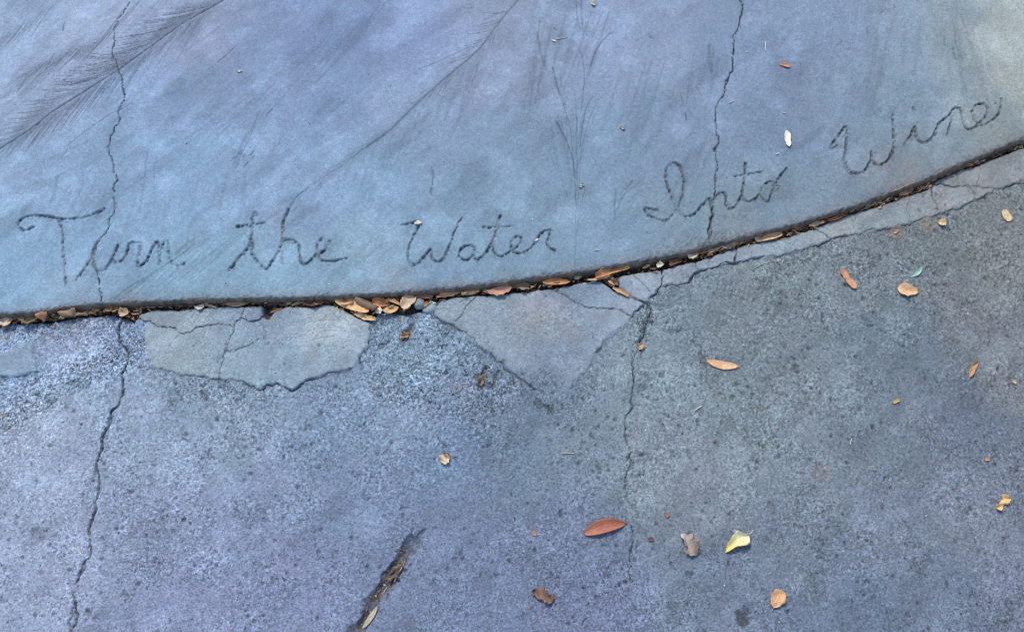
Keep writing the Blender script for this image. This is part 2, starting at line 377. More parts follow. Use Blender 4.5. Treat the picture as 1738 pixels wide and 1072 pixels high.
# ------------------------------------------------------------------ handwriting pressed into the wet concrete
LET = [
 # Turn
 ([(58, 385), (48.5, 389), (39, 391.5), (31.5, 384), (33, 376), (43.6, 368.5), (63, 366), (85, 368.5), (106.7, 372), (126, 371), (145.5, 368.5), (160, 363.6), (178, 354)], 2.9, 1),
 ([(101, 375), (106, 393), (108, 429), (110, 465.5), (112, 483)], 2.4, 1),
 ([(130, 474), (145.5, 453), (157.6, 431.6), (162, 417)], 3.1, 1), ([(160, 422), (159, 446), (164, 458), (174.6, 459.5), (189, 443.7), (199, 417)], 2.8, 1),
 ([(190, 441), (196.4, 446), (203.7, 443.7), (213.4, 434), (218, 419), (222, 411.7), (239, 412.5)], 2.6, 1), ([(239, 412.5), (235, 436.4), (235, 452), (250, 441), (257, 424), (266.8, 410), (270, 429), (270.4, 448.5)], 2.8, 1),
 ([(271, 437), (276.5, 414.6), (285, 409.7), (286, 431.6), (293.4, 447), (303, 451), (313, 446)], 2.7, 1),
 # the
 ([(389, 458), (405, 440), (419.4, 424), (426.7, 407), (428, 388), (432.8, 359)], 3.0, 1), ([(425.5, 422), (431.6, 436.4), (451, 456), (463, 441), (475, 422), (480.5, 402.5), (481, 376), (490, 356)], 2.8, 1),
 ([(427, 400), (427, 420)], 4.2, 1), ([(430, 372), (433, 366)], 4.8, 1),
 ([(402.5, 384), (424, 382.6), (448.5, 378)], 2.9, 1), ([(480.5, 407), (494.6, 407), (506.7, 417), (509, 434), (514, 448.5), (528.6, 441), (538, 429), (538, 417), (546.8, 403.7)], 2.6, 1),
 ([(559, 409.7), (552.8, 424), (540.7, 431.6), (545.5, 441), (562.5, 442.5), (589, 438)], 2.3, 1), ([(477.6, 422), (479, 448.5)], 2.5, .7),
 # Water
 ([(681, 382), (695.8, 379), (710, 376), (710, 385.5), (698, 409.7), (692, 429), (694.6, 443.7), (703, 449.7), (717.6, 439), (731, 423), (733, 436.4), (742, 443.7), (752.8, 439), (763.7, 417), (772, 392.8), (784, 369.7)], 2.4, 1),
 ([(807, 422), (797.6, 416), (783, 422), (780, 434), (788, 441), (800, 436.4), (807, 422), (805, 436), (812, 440), (824, 429), (836.4, 409.7), (843.7, 388), (849.8, 367)], 2.3, 1),
 ([(836, 415), (838, 428), (848.6, 435), (860.7, 430), (882.5, 414.6), (885, 403.7), (876.4, 401), (868, 412), (870, 426.7), (882.5, 430), (897, 424), (909, 411), (919, 395), (934.6, 390), (931, 402.5), (930, 417), (942, 425.5)], 2.3, 1),
 ([(819.5, 385.5), (843.7, 385.5), (870, 383.5)], 2.0, .9),
 # Into
 ([(1116.8, 357), (1106, 354.6), (1094.6, 354.6), (1101, 365), (1116.8, 373), (1131, 374), (1145.5, 361), (1156, 337.6), (1161, 311), (1157, 288), (1145.5, 276), (1133.7, 284), (1130, 301), (1137.7, 329.7),
   (1150.7, 356), (1163.8, 367.6), (1179.5, 362), (1192.5, 348), (1204, 337.6), (1207, 350.6)], 2.6, 1),
 ([(1208, 356), (1214.7, 335), (1226.5, 326), (1233, 335), (1233, 348), (1239.5, 353.8), (1250, 348), (1259, 329.7), (1264, 303.6), (1265.7, 276)], 2.4, 1),
 ([(1247, 299.7), (1268, 295.8), (1294, 290.5)], 2.0, .9),
 ([(1260.5, 332), (1265.7, 340), (1277.4, 340), (1290.5, 327), (1297, 314), (1310, 307.5), (1315, 316.7), (1307.5, 335), (1303.6, 342.8), (1291.8, 332), (1290, 325)], 2.2, 1),
 ([(1307.5, 337.6), (1318, 308.8), (1335, 285)], 2.4, 1), ([(1311, 314), (1324.5, 317), (1316, 324.5)], 1.8, .8),
 # Wine
 ([(1421.6, 247), (1410, 249.7), (1424, 230), (1436, 214.5), (1438.6, 229), (1436, 252), (1434.7, 270.6), (1442.5, 289), (1455.6, 294), (1468.6, 289), (1479, 270.6), (1479, 257.6), (1481.7, 273), (1492, 279.8),
   (1505, 274.6), (1515.7, 257.6), (1518, 231), (1515.7, 195)], 2.8, 1),
 ([(1430, 268), (1436, 289), (1450, 299)], 1.5, .6),
 ([(1535, 245.8), (1547, 228.8), (1554, 214.5), (1555, 228.8), (1561, 239), (1573, 242), (1586, 228.8), (1595, 209), (1609.7, 197.5), (1620, 184), (1630.6, 185.7), (1636, 208), (1641, 217), (1651.5, 218), (1664.6, 208),
   (1677.6, 189.6), (1672, 176.6), (1658, 178), (1651.5, 189.6), (1655.4, 202.7), (1667, 211.8), (1685.5, 204), (1698.5, 187), (1700, 168.7)], 2.7, 1),
 ([(1617.5, 198), (1613, 212), (1608, 228.8)], 2.2, .8), ([(1551.5, 182.5), (1552, 186)], 2.6, 1), ([(1690, 176), (1694, 172)], 1.5, .5),
]
f0 = fbm(X, Y, .0022, 1, 91)
letter = np.zeros((R, C)); lcut = np.zeros((R, C))
WX0, WY0 = WX, WY
WX = X + PX * 1.6 * fbm(X, Y, 0.0045, 2, 31); WY = Y + PX * 1.6 * fbm(X, Y, 0.0045, 2, 37)
for pts, w, s in LET:
    p = catmull(P(pts, 0), 4)
    stroke(p, w * PX * 1.15, 0, 0, wvar=.25, tone=(letter, s))
    stroke(p, w * PX * 2.1, 0, 0, wvar=.2, tone=(lcut, s))
gran = fbm(X, Y, 0.0028, 1, 77) * .7 + fbm(X, Y, .012, 2, 79) * .6
cut = np.maximum(cut, letter * 0.0032 * np.clip(.85 + .8 * gran, .2, 1.6))
dirt = np.maximum(dirt, np.clip(letter * (.56 + .85 * gran), 0, 1) * .80)
lip = np.clip(lcut - letter * 1.2, 0, 1)
add += lip * 0.0011 * np.clip(.5 + 1.3 * gran + .6 * f0, 0, 2)
dirt = np.maximum(dirt, lip * .30 * np.clip(.3 + 1.5 * gran, 0, 1))
WX, WY = WX0, WY0

# ------------------------------------------------------------------ trowel fans and creases on the upper pavement
crease = np.zeros((R, C)); pale = np.zeros((R, C))
def cr(pts, w, s, arr=None, z=0, dep=.0006, lv=1, amp=.03, taper=0):
    p = fractal(catmull(P(pts, z), 4), amp, lv, rng)
    stroke(p, w * PX, dep * s, 0, power=2, wvar=.35, taper=taper, warp=False, tone=(crease if arr is None else arr, s))
S1 = [(-90, 305), (0, 252), (57, 215), (84, 193), (134, 161), (201.5, 117.6), (258.6, 77), (312, 38.6), (380, 0), (440, -45)]
S2 = [(940, -50), (880, 0), (843, 44), (819, 77), (799, 97), (749, 139), (698.6, 184.7), (661.6, 221.6), (621, 250), (574, 285), (527, 315.6), (503, 335), (489, 356)]
cr(S1, 1.6, .85, dep=.0016); cr(S1, 4.5, .3, dep=.001)
cr(S2[:9], 1.5, .6, dep=.0013); cr(S2[1:9], 4, .28); cr([(661, 222), (650, 230), (640, 238)], 4.5, .5)
cr([(330, 32), (290, 55), (230, 85)], 26, .2); cr([(190, 110), (140, 122), (100, 118)], 20, .16); cr([(225, 130), (190, 170), (150, 205)], 16, .16); cr([(330, 130), (280, 190), (240, 205)], 16, .14)
cr([(245, 62), (205, 100), (215, 110)], 12, .14); cr([(700, 183), (650, 235), (560, 300)], 8, .14); cr([(815, 85), (740, 150)], 7, .14)
cr(S2[8:], 1.3, .38, dep=.0008); cr(S2[-3:], 1.3, .6)
def fan(spine, x0, x1, n, h0, h1, l0, l1, s0, s1, curve=0.0, w=0.9, off=0):
    sp = np.array(spine, float); o = np.argsort(sp[:, 0]); sx, sy = sp[o, 0], sp[o, 1]
    for i in range(n):
        u = (i + rng.uniform(.1, .9)) / n; x = x0 + (x1 - x0) * u; y = np.interp(x, sx, sy)
        h = math.radians(h0 + (h1 - h0) * u + rng.uniform(-3, 3)); L = rng.uniform(l0, l1)
        st = rng.uniform(s0, s1); o0 = rng.uniform(0, off)
        pts = []
        for k in range(7):
            t = k / 6.0; hh = h + curve * (1 - t) * .6
            pts.append((x + math.cos(hh) * (o0 + L * t), y - math.sin(hh) * (o0 + L * t)))
        cr(pts, w * rng.uniform(.8, 1.4), min(st * 1.5, .95), amp=.01, taper=.25, dep=.0004)
fan(S1, 205, 385, 54, 199, 192, 85, 135, .3, .6, .22, .95, 10)
fan(S1, 150, 250, 40, 190, 180, 55, 110, .2, .5, .35, .9, 20)
fan(S1, 20, 150, 34, 198, 188, 50, 100, .12, .35, .3, .9, 20)
fan(S1, 90, 270, 50, 230, 236, 60, 120, .2, .48, -.12, .95, 10)
fan(S1, 0, 120, 26, 228, 236, 30, 70, .15, .35, -.15, .9, 10)
fan(S1, 260, 380, 22, 228, 238, 40, 90, .15, .38, -.15, 1.0, 10)
for k in range(16):
    x_ = 396 + rng.uniform(0, 36); y_ = 246 + rng.uniform(0, 32)
    cr([(x_, y_), (x_ - 5, y_ + 7)], 1.2, rng.uniform(.4, .8), amp=.05)
for k in range(16):
    y_ = 172 + 3.6 * k; x_ = 215 + rng.uniform(0, 30)
    cr([(x_, y_), (x_ + 35, y_ - 3), (x_ + 50 + rng.uniform(0, 30), y_ - 2)], 1.0, rng.uniform(.12, .3), amp=.02, taper=.3)
for k in range(12):
    x_ = 60 + 5 * k; y_ = 280 - k * 2
    cr([(x_ + 40, y_ - 20), (x_ + 15, y_ - 8), (x_, y_ + 2)], 1.0, rng.uniform(.15, .35), amp=.02, taper=.3)
fan(S2, 800, 870, 12, 200, 190, 20, 60, .2, .5, .3, 1.0, 6)
fan(S2, 740, 860, 14, 235, 250, 20, 60, .12, .4, -.2, 1.0, 10)
fan(S2, 560, 720, 14, 205, 200, 20, 70, .08, .2, .2, 1.2, 10)
fan([(-90, 190), (60, 110), (190, 52), (215, 20), (300, -50)], 60, 240, 34, 215, 232, 30, 90, .15, .45, .1, 1.0, 12)
fan([(-90, 190), (0, 60), (120, -20)], -20, 120, 30, 225, 235, 40, 110, .12, .35, 0, 1.3, 12)
def band(spine, x0, x1, n, h0, h1, l0, l1, s0, s1, w0, w1, curve=.15):
    sp = np.array(spine, float); o = np.argsort(sp[:, 0])
    for i in range(n):
        u = (i + rng.uniform(0, 1)) / n; x = x0 + (x1 - x0) * u; y = np.interp(x, sp[o, 0], sp[o, 1])
        h = math.radians(h0 + (h1 - h0) * u + rng.uniform(-5, 5)); L = rng.uniform(l0, l1)
        pts = [(x + math.cos(h + curve * (1 - k / 4)) * L * k / 4, y - math.sin(h + curve * (1 - k / 4)) * L * k / 4) for k in range(5)]
        p = catmull(P(pts, 0), 3)
        stroke(p, rng.uniform(w0, w1) * PX, 0, 0, power=1.0, taper=.5, tone=(soft, rng.uniform(s0, s1)))
soft = np.zeros((R, C))
band(S1, 190, 390, 20, 200, 192, 80, 150, .15, .42, 5, 11)
band(S1, 40, 240, 18, 195, 190, 60, 120, .12, .32, 5, 12)
band(S1, 60, 380, 26, 226, 234, 60, 150, .12, .38, 4, 11, -.1)
band([(0, 330), (120, 290), (260, 200)], 20, 260, 14, 200, 215, 60, 130, .10, .26, 5, 12)
band([(-20, 160), (120, 80), (240, 20), (330, -40)], 0, 300, 24, 214, 228, 60, 170, .12, .34, 5, 14)
band([(300, 260), (420, 160), (560, 60), (660, 0)], 300, 660, 26, 215, 232, 70, 200, .08, .32, 6, 18, .05)
band(S2, 520, 870, 22, 212, 222, 60, 150, .08, .30, 5, 12, .1)
band(S2, 560, 860, 16, 240, 255, 50, 140, .08, .26, 5, 12, -.1)
band([(900, 30), (1040, 20)], 905, 1040, 12, 262, 248, 70, 180, .12, .36, 4, 10, 0)
band([(930, 200), (1010, 190)], 930, 1012, 12, 285, 255, 80, 190, .12, .34, 3, 8, 0)
band([(1050, 120), (1250, 60)], 1050, 1240, 12, 250, 262, 60, 170, .08, .30, 6, 16, 0)
band([(1020, 320), (1240, 220)], 1030, 1240, 10, 235, 250, 40, 110, .08, .26, 4, 12, 0)
band([(1300, 40), (1640, 30)], 1300, 1640, 12, 235, 275, 60, 160, .06, .24, 8, 20, 0)
band([(1580, 20), (1640, 30)], 1590, 1640, 6, 272, 285, 80, 180, .10, .22, 8, 16, 0)
band([(200, 520), (420, 440)], 205, 330, 7, 42, 36, 90, 180, .15, .35, 3, 9, 0)
band([(60, 320), (440, 290)], 60, 440, 16, 240, 262, 60, 150, .06, .24, 4, 12, 0)
for pts, w, s in [
    ([(220, 4), (160, 80), (112, 106)], 2.2, .4), ([(193, 50), (240, 0)], 3, .35), ([(92, 91), (83, 108), (74, 124)], 1.3, .65), ([(72, 118), (60, 134)], 2, .4), ([(45, 130), (28, 158)], 1.8, .35),
    ([(400, 79), (388, 90), (370, 106)], 1.5, .6), ([(330, 15), (240, 110)], 5, .22), ([(420, 5), (310, 90)], 5, .22), ([(225, 174), (205, 186), (180, 198), (110, 250)], 1.7, .4),
    ([(110, 37), (107, 52)], 1.8, .5), ([(420, 225), (396, 282)], 3.5, .35), ([(432, 215), (402, 278)], 1.6, .4), ([(412, 255), (400, 268)], 3.5, .5), ([(440, 190), (415, 240)], 2.4, .3),
    ([(250, 258), (243, 320), (236, 360)], 2.6, .28), ([(268, 250), (262, 330)], 1.8, .22), ([(98, 300), (84, 352)], 4.5, .28), ([(118, 250), (100, 270)], 4, .32),
    ([(190, 512), (215, 490), (255, 466), (310, 430), (330, 412)], 2.6, .45), ([(215, 498), (262, 462)], 5, .35), ([(300, 430), (330, 405)], 5, .35), ([(330, 420), (405, 370)], 5, .15),
    ([(462, 185), (453, 194)], 1.8, .6), ([(735, 290), (733, 318), (730, 326)], 1.8, .7), ([(732, 285), (737, 300)], 3, .35), ([(731, 318), (732, 330)], 3.5, .45),
    ([(811, 107), (808, 125), (795, 160)], 2, .35), ([(710, 118), (745, 104), (800, 78)], 1.4, .4), ([(744, 110), (775, 100)], 1.6, .25), ([(820, 22), (842, 24)], 1.6, .45), ([(822, 34), (848, 22)], 1.6, .4), ([(826, 48), (852, 34)], 1.3, .35),
    ([(938, 115), (945, 145), (957, 180)], 2.2, .5), ([(940, 122), (948, 150), (961, 180)], 1.3, .4), ([(950, 128), (962, 166)], 1.2, .35), ([(966, 118), (978, 172)], 1.2, .3), ([(983, 84), (990, 105), (991, 149), (987, 185)], 1.3, .5),
    ([(985, -20), (987, 20), (990, 60)], 2.6, .35), ([(978, 0), (984, 50)], 1.8, .35), ([(994, 20), (996, 60)], 1.6, .25), ([(1006, 165), (996, 182), (990, 205), (984, 250)], 1.5, .5), ([(1041, 54), (1026, 66), (1011, 88), (1003, 112)], 2.2, .5),
    ([(1040, 140), (1005, 190), (990, 240)], 1.2, .3), ([(945, 206), (952, 222), (961, 238), (971, 266), (976, 300), (977, 340)], 1.7, .6), ([(957, 180), (968, 220), (975, 290)], 1.2, .35), ([(980, 200), (978, 330), (976, 455)], 1.4, .35),
    ([(977, 172), (980, 260), (981, 340)], 1.1, .35), ([(992, 200), (984, 300), (980, 400)], 1.0, .3), ([(930, 255), (950, 300), (965, 340)], 1.3, .25), ([(1020, 250), (1000, 300), (988, 340)], 1.3, .25), ([(942, 260), (962, 320)], 1.1, .25),
    ([(912, 55), (915, 75), (922, 105)], 3, .4), ([(924, 96), (927, 118)], 4, .3), ([(915, 40), (940, 0)], 2, .2), ([(1204, 78), (1205, 100), (1208, 122)], 5, .4), ([(1211, 80), (1210, 98)], 3, .3), ([(1155, 160), (1160, 180)], 1.6, .55), ([(1163, 192), (1165, 203)], 2, .55),
    ([(1175, 150), (1180, 170)], 1.4, .4), ([(1182, 148), (1192, 165)], 1.4, .35), ([(1085, 310), (1060, 330), (1050, 345)], 2, .3), ([(1073, 308), (1062, 322)], 2.6, .45), ([(1046, 320), (1043, 345), (1044, 372)], 2.2, .4), ([(1060, 330), (1048, 355)], 1.6, .35),
    ([(1106, 230), (1093, 254)], 2, .25), ([(1120, 220), (1095, 260)], 4, .18), ([(1080, 70), (1120, 45)], 1.6, .25), ([(940, 48), (944, 51)], 2.2, .7), ([(1104, 62), (1105, 64)], 3, .7), ([(1162, 103), (1163, 104)], 2, .7), ([(1008, 388), (1012, 386)], 2, .25), ([(1097, 396), (1099, 394)], 2.5, .5),
    ([(1495, 22), (1505, 14)], 2.4, .5), ([(1518, 8), (1519, 12)], 2, .6), ([(1472, 50), (1473, 57)], 1.8, .5), ([(1605, 60), (1604, 78)], 1.6, .45), ([(1619, 40), (1622, 75)], 2.4, .4), ([(1618, 82), (1622, 100)], 3.4, .4), ([(1446, 132), (1448, 138)], 2, .4), ([(1430, 70), (1420, 78)], 2, .3),
    ([(1400, 130), (1392, 180), (1420, 200)], 3, .12), ([(1100, 180), (1080, 240)], 6, .14), ([(1010, 10), (985, 80)], 4, .15), ([(820, 120), (760, 240)], 7, .14), ([(620, 40), (500, 160)], 18, .12),
    ([(560, 0), (540, 70), (480, 120)], 22, .14), ([(640, 150), (590, 200), (540, 230)], 14, .14), ([(330, 130), (290, 200)], 20, .12), ([(420, 130), (360, 180)], 14, .16), ([(20, 450), (120, 330)], 9, .1), ([(500, 360), (560, 300)], 6, .16)]:
    cr(pts, w, s, amp=.05)
for pts, w, s in [([(430, 330), (480, 290), (530, 258), (580, 232), (600, 225)], 1.5, .45), ([(455, 322), (470, 300), (560, 250)], 5, .16), ([(860, 150), (846, 165), (838, 172)], 1.6, .35), ([(1459, 20), (1457, 50), (1455, 70)], 1.4, .5),
                  ([(1655, 50), (1668, 90), (1674, 120), (1685, 140)], 2.2, .4), ([(1611, 0), (1612, 12)], 3, .35), ([(1480, 145), (1505, 125)], 2.5, .2), ([(1393, 330), (1396, 358)], 1.4, .45), ([(1426, 208), (1430, 218)], 2, .7),
                  ([(1068, 385), (1072, 400)], 1.2, .3), ([(0, 230), (60, 170), (150, 100)], 16, .12), ([(30, 40), (110, 5)], 16, .14), ([(860, 120), (900, 60), (930, 0)], 14, .14), ([(320, 75), (400, 20)], 9, .12),
                  ([(590, 90), (470, 210)], 10, .1), ([(570, 500), (640, 460)], 4, .2), ([(1100, 405), (1180, 380)], 7, .12), ([(1360, 370), (1470, 340)], 7, .15)]:
    cr(pts, w, s, arr=pale, dep=0, amp=.04)
for pts, w, s in [([(371, 868), (366, 880), (350, 905)], 2.2, .45), ([(330, 940), (312, 962), (300, 978)], 2.2, .4), ([(1388, 575), (1378, 568)], 1.2, .5), ([(1556, 815), (1585, 840), (1640, 885), (1700, 915), (1735, 938)], 1.2, .4),
                  ([(1655, 755), (1664, 790), (1672, 830)], 1.4, .35), ([(0, 700), (90, 640), (160, 595)], 5, .2), ([(410, 562), (560, 548), (600, 558)], 5, .18), ([(500, 580), (600, 570)], 7, .15), ([(300, 625), (420, 600)], 9, .14),
                  ([(1620, 500), (1640, 530), (1655, 548)], 3, .3), ([(1105, 540), (1100, 570)], 3, .3), ([(640, 600), (700, 560), (720, 545)], 12, .18), ([(1120, 840), (1180, 800), (1240, 800)], 30, .13), ([(1400, 540), (1440, 620)], 4, .15),
                  ([(715, 925), (700, 960), (672, 1005)], 7, .3), ([(750, 540), (730, 600)], 5, .12)]:
    cr(pts, w, s, arr=pale, z=ZL, dep=0, amp=.04)
# trowel ridges on the left patch and the shallow groove left of it
for k in range(9):
    y0 = 538 + k * 8 + rng.uniform(-3, 3)
    cr([(470 + 8 * k, y0 + 22), (520 + 5 * k, y0 + 12), (560, y0 + 7), (605, y0 + 9)], 1.1, rng.uniform(.15, .5), z=ZL, amp=.08, taper=.4)
cr([(0, 735), (60, 700), (120, 668), (165, 632)], 2.2, .3, z=ZL, dep=.002); cr([(0, 745), (90, 690), (150, 645)], 1.2, .3, z=ZL)

for xa, xb, hgt, n in [(1095, 1235, 22, 170), (690, 760, 10, 50), (840, 880, 10, 34), (55, 110, 5, 16), (1240, 1300, 8, 40), (1310, 1500, 6, 50), (1590, 1740, 10, 90), (535, 560, 6, 16), (340, 360, 6, 14), (900, 1000, 5, 30), (1600, 1640, 6, 24)]:
    jq = np.array(JPX, float)
    for k in range(n):
        x_ = rng.uniform(xa, xb); t_ = rng.uniform() ** 1.6; y_ = np.interp(x_, jq[:, 0], jq[:, 1]) + 4 - hgt * t_
        a_ = rng.uniform(.3, 1.4); l_ = rng.uniform(2, 5)
        stroke(P([(x_, y_), (x_ + l_ * math.cos(a_), y_ - l_ * math.sin(a_))], 0), rng.uniform(.9, 1.6) * PX, .0004, (.75 - .4 * t_) * rng.uniform(.5, 1))
for pts in ([(481, 376), (480, 402), (476, 420)], [(166, 412), (158, 434), (162, 456)], [(836, 410), (850, 368)]):
    stroke(P(pts, 0), 2.6 * PX, 0, 0, tone=(brown, .6))
# crumbled flanks of the gouge
for k in range(46):
    t_ = rng.randint(6, len(gouge) - 2); g_ = gouge[t_] + rng.normal(0, 9, 2) * PX
    stroke(np.array([g_, g_ + rng.normal(0, 3, 2) * PX]), rng.uniform(1.5, 4) * PX, .002, rng.uniform(.3, .8))

# ------------------------------------------------------------------ zones
def zone(polys, r=4):
    m = np.zeros((R, C), bool)
    for q in polys: m |= polymask(P(q, ZL))
    return blur(m.astype(float), r)
R1 = [(634, 532), (655, 522), (730, 522), (742, 545), (800, 582), (850, 625), (880, 660), (850, 700), (760, 710), (640, 680), (610, 655), (614, 610), (628, 560)]
R2 = [(-80, 650), (0, 645), (63, 636), (120, 612), (200, 590), (215, 585), (250, 560), (252, 605), (225, 622), (190, 640), (120, 665), (60, 700), (0, 735), (-80, 760)]
R3 = [(-80, 560), (0, 552), (85, 545), (80, 560), (34, 586), (0, 596), (-80, 600)]
R4 = [(85, 545), (130, 538), (205, 528), (248, 545), (252, 590), (220, 620), (205, 600), (120, 570), (90, 575)]
R5 = [(1090, 520), (1112, 515), (1108, 560), (1095, 600), (1076, 600), (1080, 550)]
rough = zone([R1, R2, R3], 5) * 1.0 + zone([R4], 7) * .38 + zone([R5], 3) * .8 + zone([[(300, 640), (410, 648), (430, 690), (330, 700), (310, 670)], [(420, 665), (600, 640), (620, 680), (500, 690)]], 6) * .5
rough += zone([[(1190, 440), (1420, 415), (1600, 380), (1760, 330), (1760, 480), (1600, 440), (1420, 520), (1260, 500)]], 20) * .4
rough = np.clip(rough, 0, 1)
patch_of = np.full((R, C), -1, int)
pkeys = list(PATCHES)
for i, k in enumerate(pkeys):
    patch_of[polymask(PATCHES[k])] = i
pm = ((patch_of >= 0)).astype(float)
patch = blur(pm, 1)
tq_ = P([(915, 668)], ZL)[0]
patch = patch * smooth(.012, .050, np.hypot(X - tq_[0], Y - tq_[1]) + .006 * fbm(X, Y, .01, 2, 45))
rough *= (1 - patch)

# ------------------------------------------------------------------ heights
yl = np.interp(X, lp[:, 0], lp[:, 1]) + PX * (2.2 * fbm(X, Y * 0, 0.010, 3, 51) + 1.0 * fbm(X, Y, 0.004, 2, 52))
yl = np.minimum(yl, YJ[None, :] - 0.0012)
dl = yl - Y                                     # distance inside the lower pavement
# the notch eaten out of the patch edge
notch = polymask(P([(446, 512), (482, 512), (478, 522), (464, 530), (456, 541), (449, 537)], ZL)) | polymask(P([(1032, 478), (1050, 478), (1050, 490), (1066, 500), (1040, 492)], ZL))
notchb = blur(notch.astype(float), 1)
GAP = (~UP) & (dl < 0)
f1 = fbm(X, Y, 0.05, 3, 101); f2 = fbm(X, Y, 0.0075, 3, 105); f3 = fbm(X, Y, 0.0035, 2, 111)
zu = 0.0006 * f1 + 0.00010 * f2
bev = np.where(D < RB, RB - np.sqrt(np.maximum(RB ** 2 - np.clip(RB - D, 0, RB) ** 2, 0)), 0)
bev = bev + 0.0030 * smooth(0.011, 0.0, D) * np.clip(f3 + .15, 0, 1) + 0.0035 * smooth(0.016, 0, D) * np.clip(fbm(X, Y, .03, 3, 61) - .15, 0, 1)
zu = zu - bev - cut - 0.0004 * crease + add
zl = ZL + 0.0016 * f1 + (0.00030 + 0.0011 * rough) * f2 * (1 - .75 * patch) + (0.00020 + 0.0007 * rough) * f3 * (1 - .8 * patch) + 0.0026 * patch
zl = zl - 0.0018 * rough
tilts = rng.uniform(-1, 1, (len(pkeys), 3))
for i in range(len(pkeys)):
    w_ = window(PATCHES[pkeys[i]][:, 0].min() - .003, PATCHES[pkeys[i]][:, 0].max() + .003, PATCHES[pkeys[i]][:, 1].min() - .003, PATCHES[pkeys[i]][:, 1].max() + .003)
    cx, cy = PATCHES[pkeys[i]].mean(0)
    sel = patch_of[w_] == i
    zz = zl[w_]; zz[sel] += (tilts[i, 0] * (X[w_][sel] - cx) * .008 + tilts[i, 1] * (Y[w_][sel] - cy) * .008 + tilts[i, 2] * .0005); zl[w_] = zz
edge = np.where(dl < 0.004, (1 - np.clip(dl / 0.004, 0, 1)) ** 2 * 0.004, 0)
zl = zl - cut - 0.0004 * crease - edge
zl = zl - notchb * 0.013
zu = zu - 0.0007 * (X > np.interp(Y, P(CU_R, 0)[::-1, 1], P(CU_R, 0)[::-1, 0])) * smooth(-.01, 0, D + .02)
zl = zl - 0.0009 * (X < np.interp(Y, P(CL_L, ZL)[::-1, 1], P(CL_L, ZL)[::-1, 0])) * (1 - patch)
chips = []
# pits and pimples
def stamp(x, y, r, h, tn=None, tv=0.0, tn2=None, tv2=0.0):
    win = window(x - r, x + r, y - r, y + r)
    if win is None: return
    d2 = ((X[win] - x) ** 2 + (Y[win] - y) ** 2) / (r * r)
    pr = np.clip(1.25 * (1 - d2), 0, 1)
    if h: zl[win] += h * pr
    if tn is not None: tn[win] = np.maximum(tn[win], tv * pr)
for i in range(420):
    x = rng.uniform(-.84, .84); y = rng.uniform(-.46, .26)
    c_ = min(np.searchsorted(AX, x), C - 1); r_ = min(np.searchsorted(Y[:, c_], y), R - 1)
    if UP[r_, c_] or GAP[r_, c_] or patch[r_, c_] > .3: continue
    a_ = rng.uniform(0, 6.3); l_ = rng.uniform(0, 4) * PX; w_ = rng.uniform(1.2, 3.6) * PX
    q_ = np.array([[x, y], [x + l_ * math.cos(a_), y + l_ * math.sin(a_)]])
    chips.append((q_, w_, rng.uniform(.25, .8)))
speck_d = np.zeros((R, C)); speck_l = np.zeros((R, C))
rr = np.random.RandomState(5)
cut[:] = 0
for q_, w_, k_ in chips:
    stroke(q_, w_, w_ * .35, k_ * .8, power=1.6)
zl = zl - cut
clus = fbm(X, Y, .035, 3, 371)
for i in range(12000):
    x = rr.uniform(-.86, .86); y = rr.uniform(-.47, .30)
    c_ = min(np.searchsorted(AX, x), C - 1); q_ = clus[min(np.searchsorted(Y[:, c_], y), R - 1), c_]
    if rr.uniform() > .45 + 1.6 * q_: continue
    if patch[min(np.searchsorted(Y[:, c_], y), R - 1), c_] > .5 and rr.uniform() < .8: continue
    r = 0.0012 + 0.0032 * rr.uniform() ** 3.2
    stamp(x, y, r, -0.0004 - .35 * r * rr.uniform(), speck_d, rr.uniform(.2, .95))
for i in range(2600):
    x = rr.uniform(-.86, .86); y = rr.uniform(-.47, .45); r = 0.0012 + 0.0012 * rr.uniform() ** 2
    stamp(x, y, r, 0.0003, speck_l, rr.uniform(.1, .45))
zg = -0.027 + 0.004 * f2 + 0.002 * f3
zg = np.minimum(zg, -0.0205)
Z = np.where(UP, zu, np.where(GAP, zg, zl))

# ------------------------------------------------------------------ colour of the concrete (albedo)
TONES = [  # photo x, y, sRGB as photographed, spread px
 (40, 40, 166, 184, 224), (160, 60, 166, 178, 216), (330, 60, 158, 170, 208), (60, 180, 162, 176, 214), (250, 170, 146, 166, 208), (100, 290, 150, 174, 214), (300, 300, 142, 168, 208), (430, 120, 144, 162, 204),
 (560, 60, 136, 154, 198), (560, 190, 140, 160, 202), (700, 60, 148, 164, 210), (700, 200, 150, 168, 206), (840, 120, 154, 168, 204), (860, 20, 152, 164, 198), (640, 310, 144, 170, 208), (520, 330, 146, 168, 208), (820, 280, 138, 160, 194),
 (930, 80, 142, 156, 188), (1000, 60, 150, 164, 204), (1000, 250, 138, 160, 194), (1130, 80, 152, 166, 202), (1130, 220, 136, 154, 188), (1220, 100, 138, 154, 190), (1330, 80, 140, 156, 192), (1330, 220, 134, 152, 186), (1440, 60, 146, 162, 198),
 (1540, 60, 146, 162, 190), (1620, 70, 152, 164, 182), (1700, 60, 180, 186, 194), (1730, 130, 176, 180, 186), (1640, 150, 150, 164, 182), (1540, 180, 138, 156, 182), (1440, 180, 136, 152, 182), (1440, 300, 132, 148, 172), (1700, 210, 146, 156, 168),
 (1560, 260, 138, 150, 168), (1300, 340, 136, 154, 178), (1150, 400, 140, 160, 184), (1040, 380, 138, 160, 192), (900, 420, 134, 158, 188), (760, 430, 136, 160, 192), (620, 430, 152, 178, 210), (450, 470, 146, 176, 208), (300, 470, 142, 172, 206),
 (100, 440, 150, 180, 218), (40, 480, 146, 178, 216), (200, 400, 144, 170, 208)]
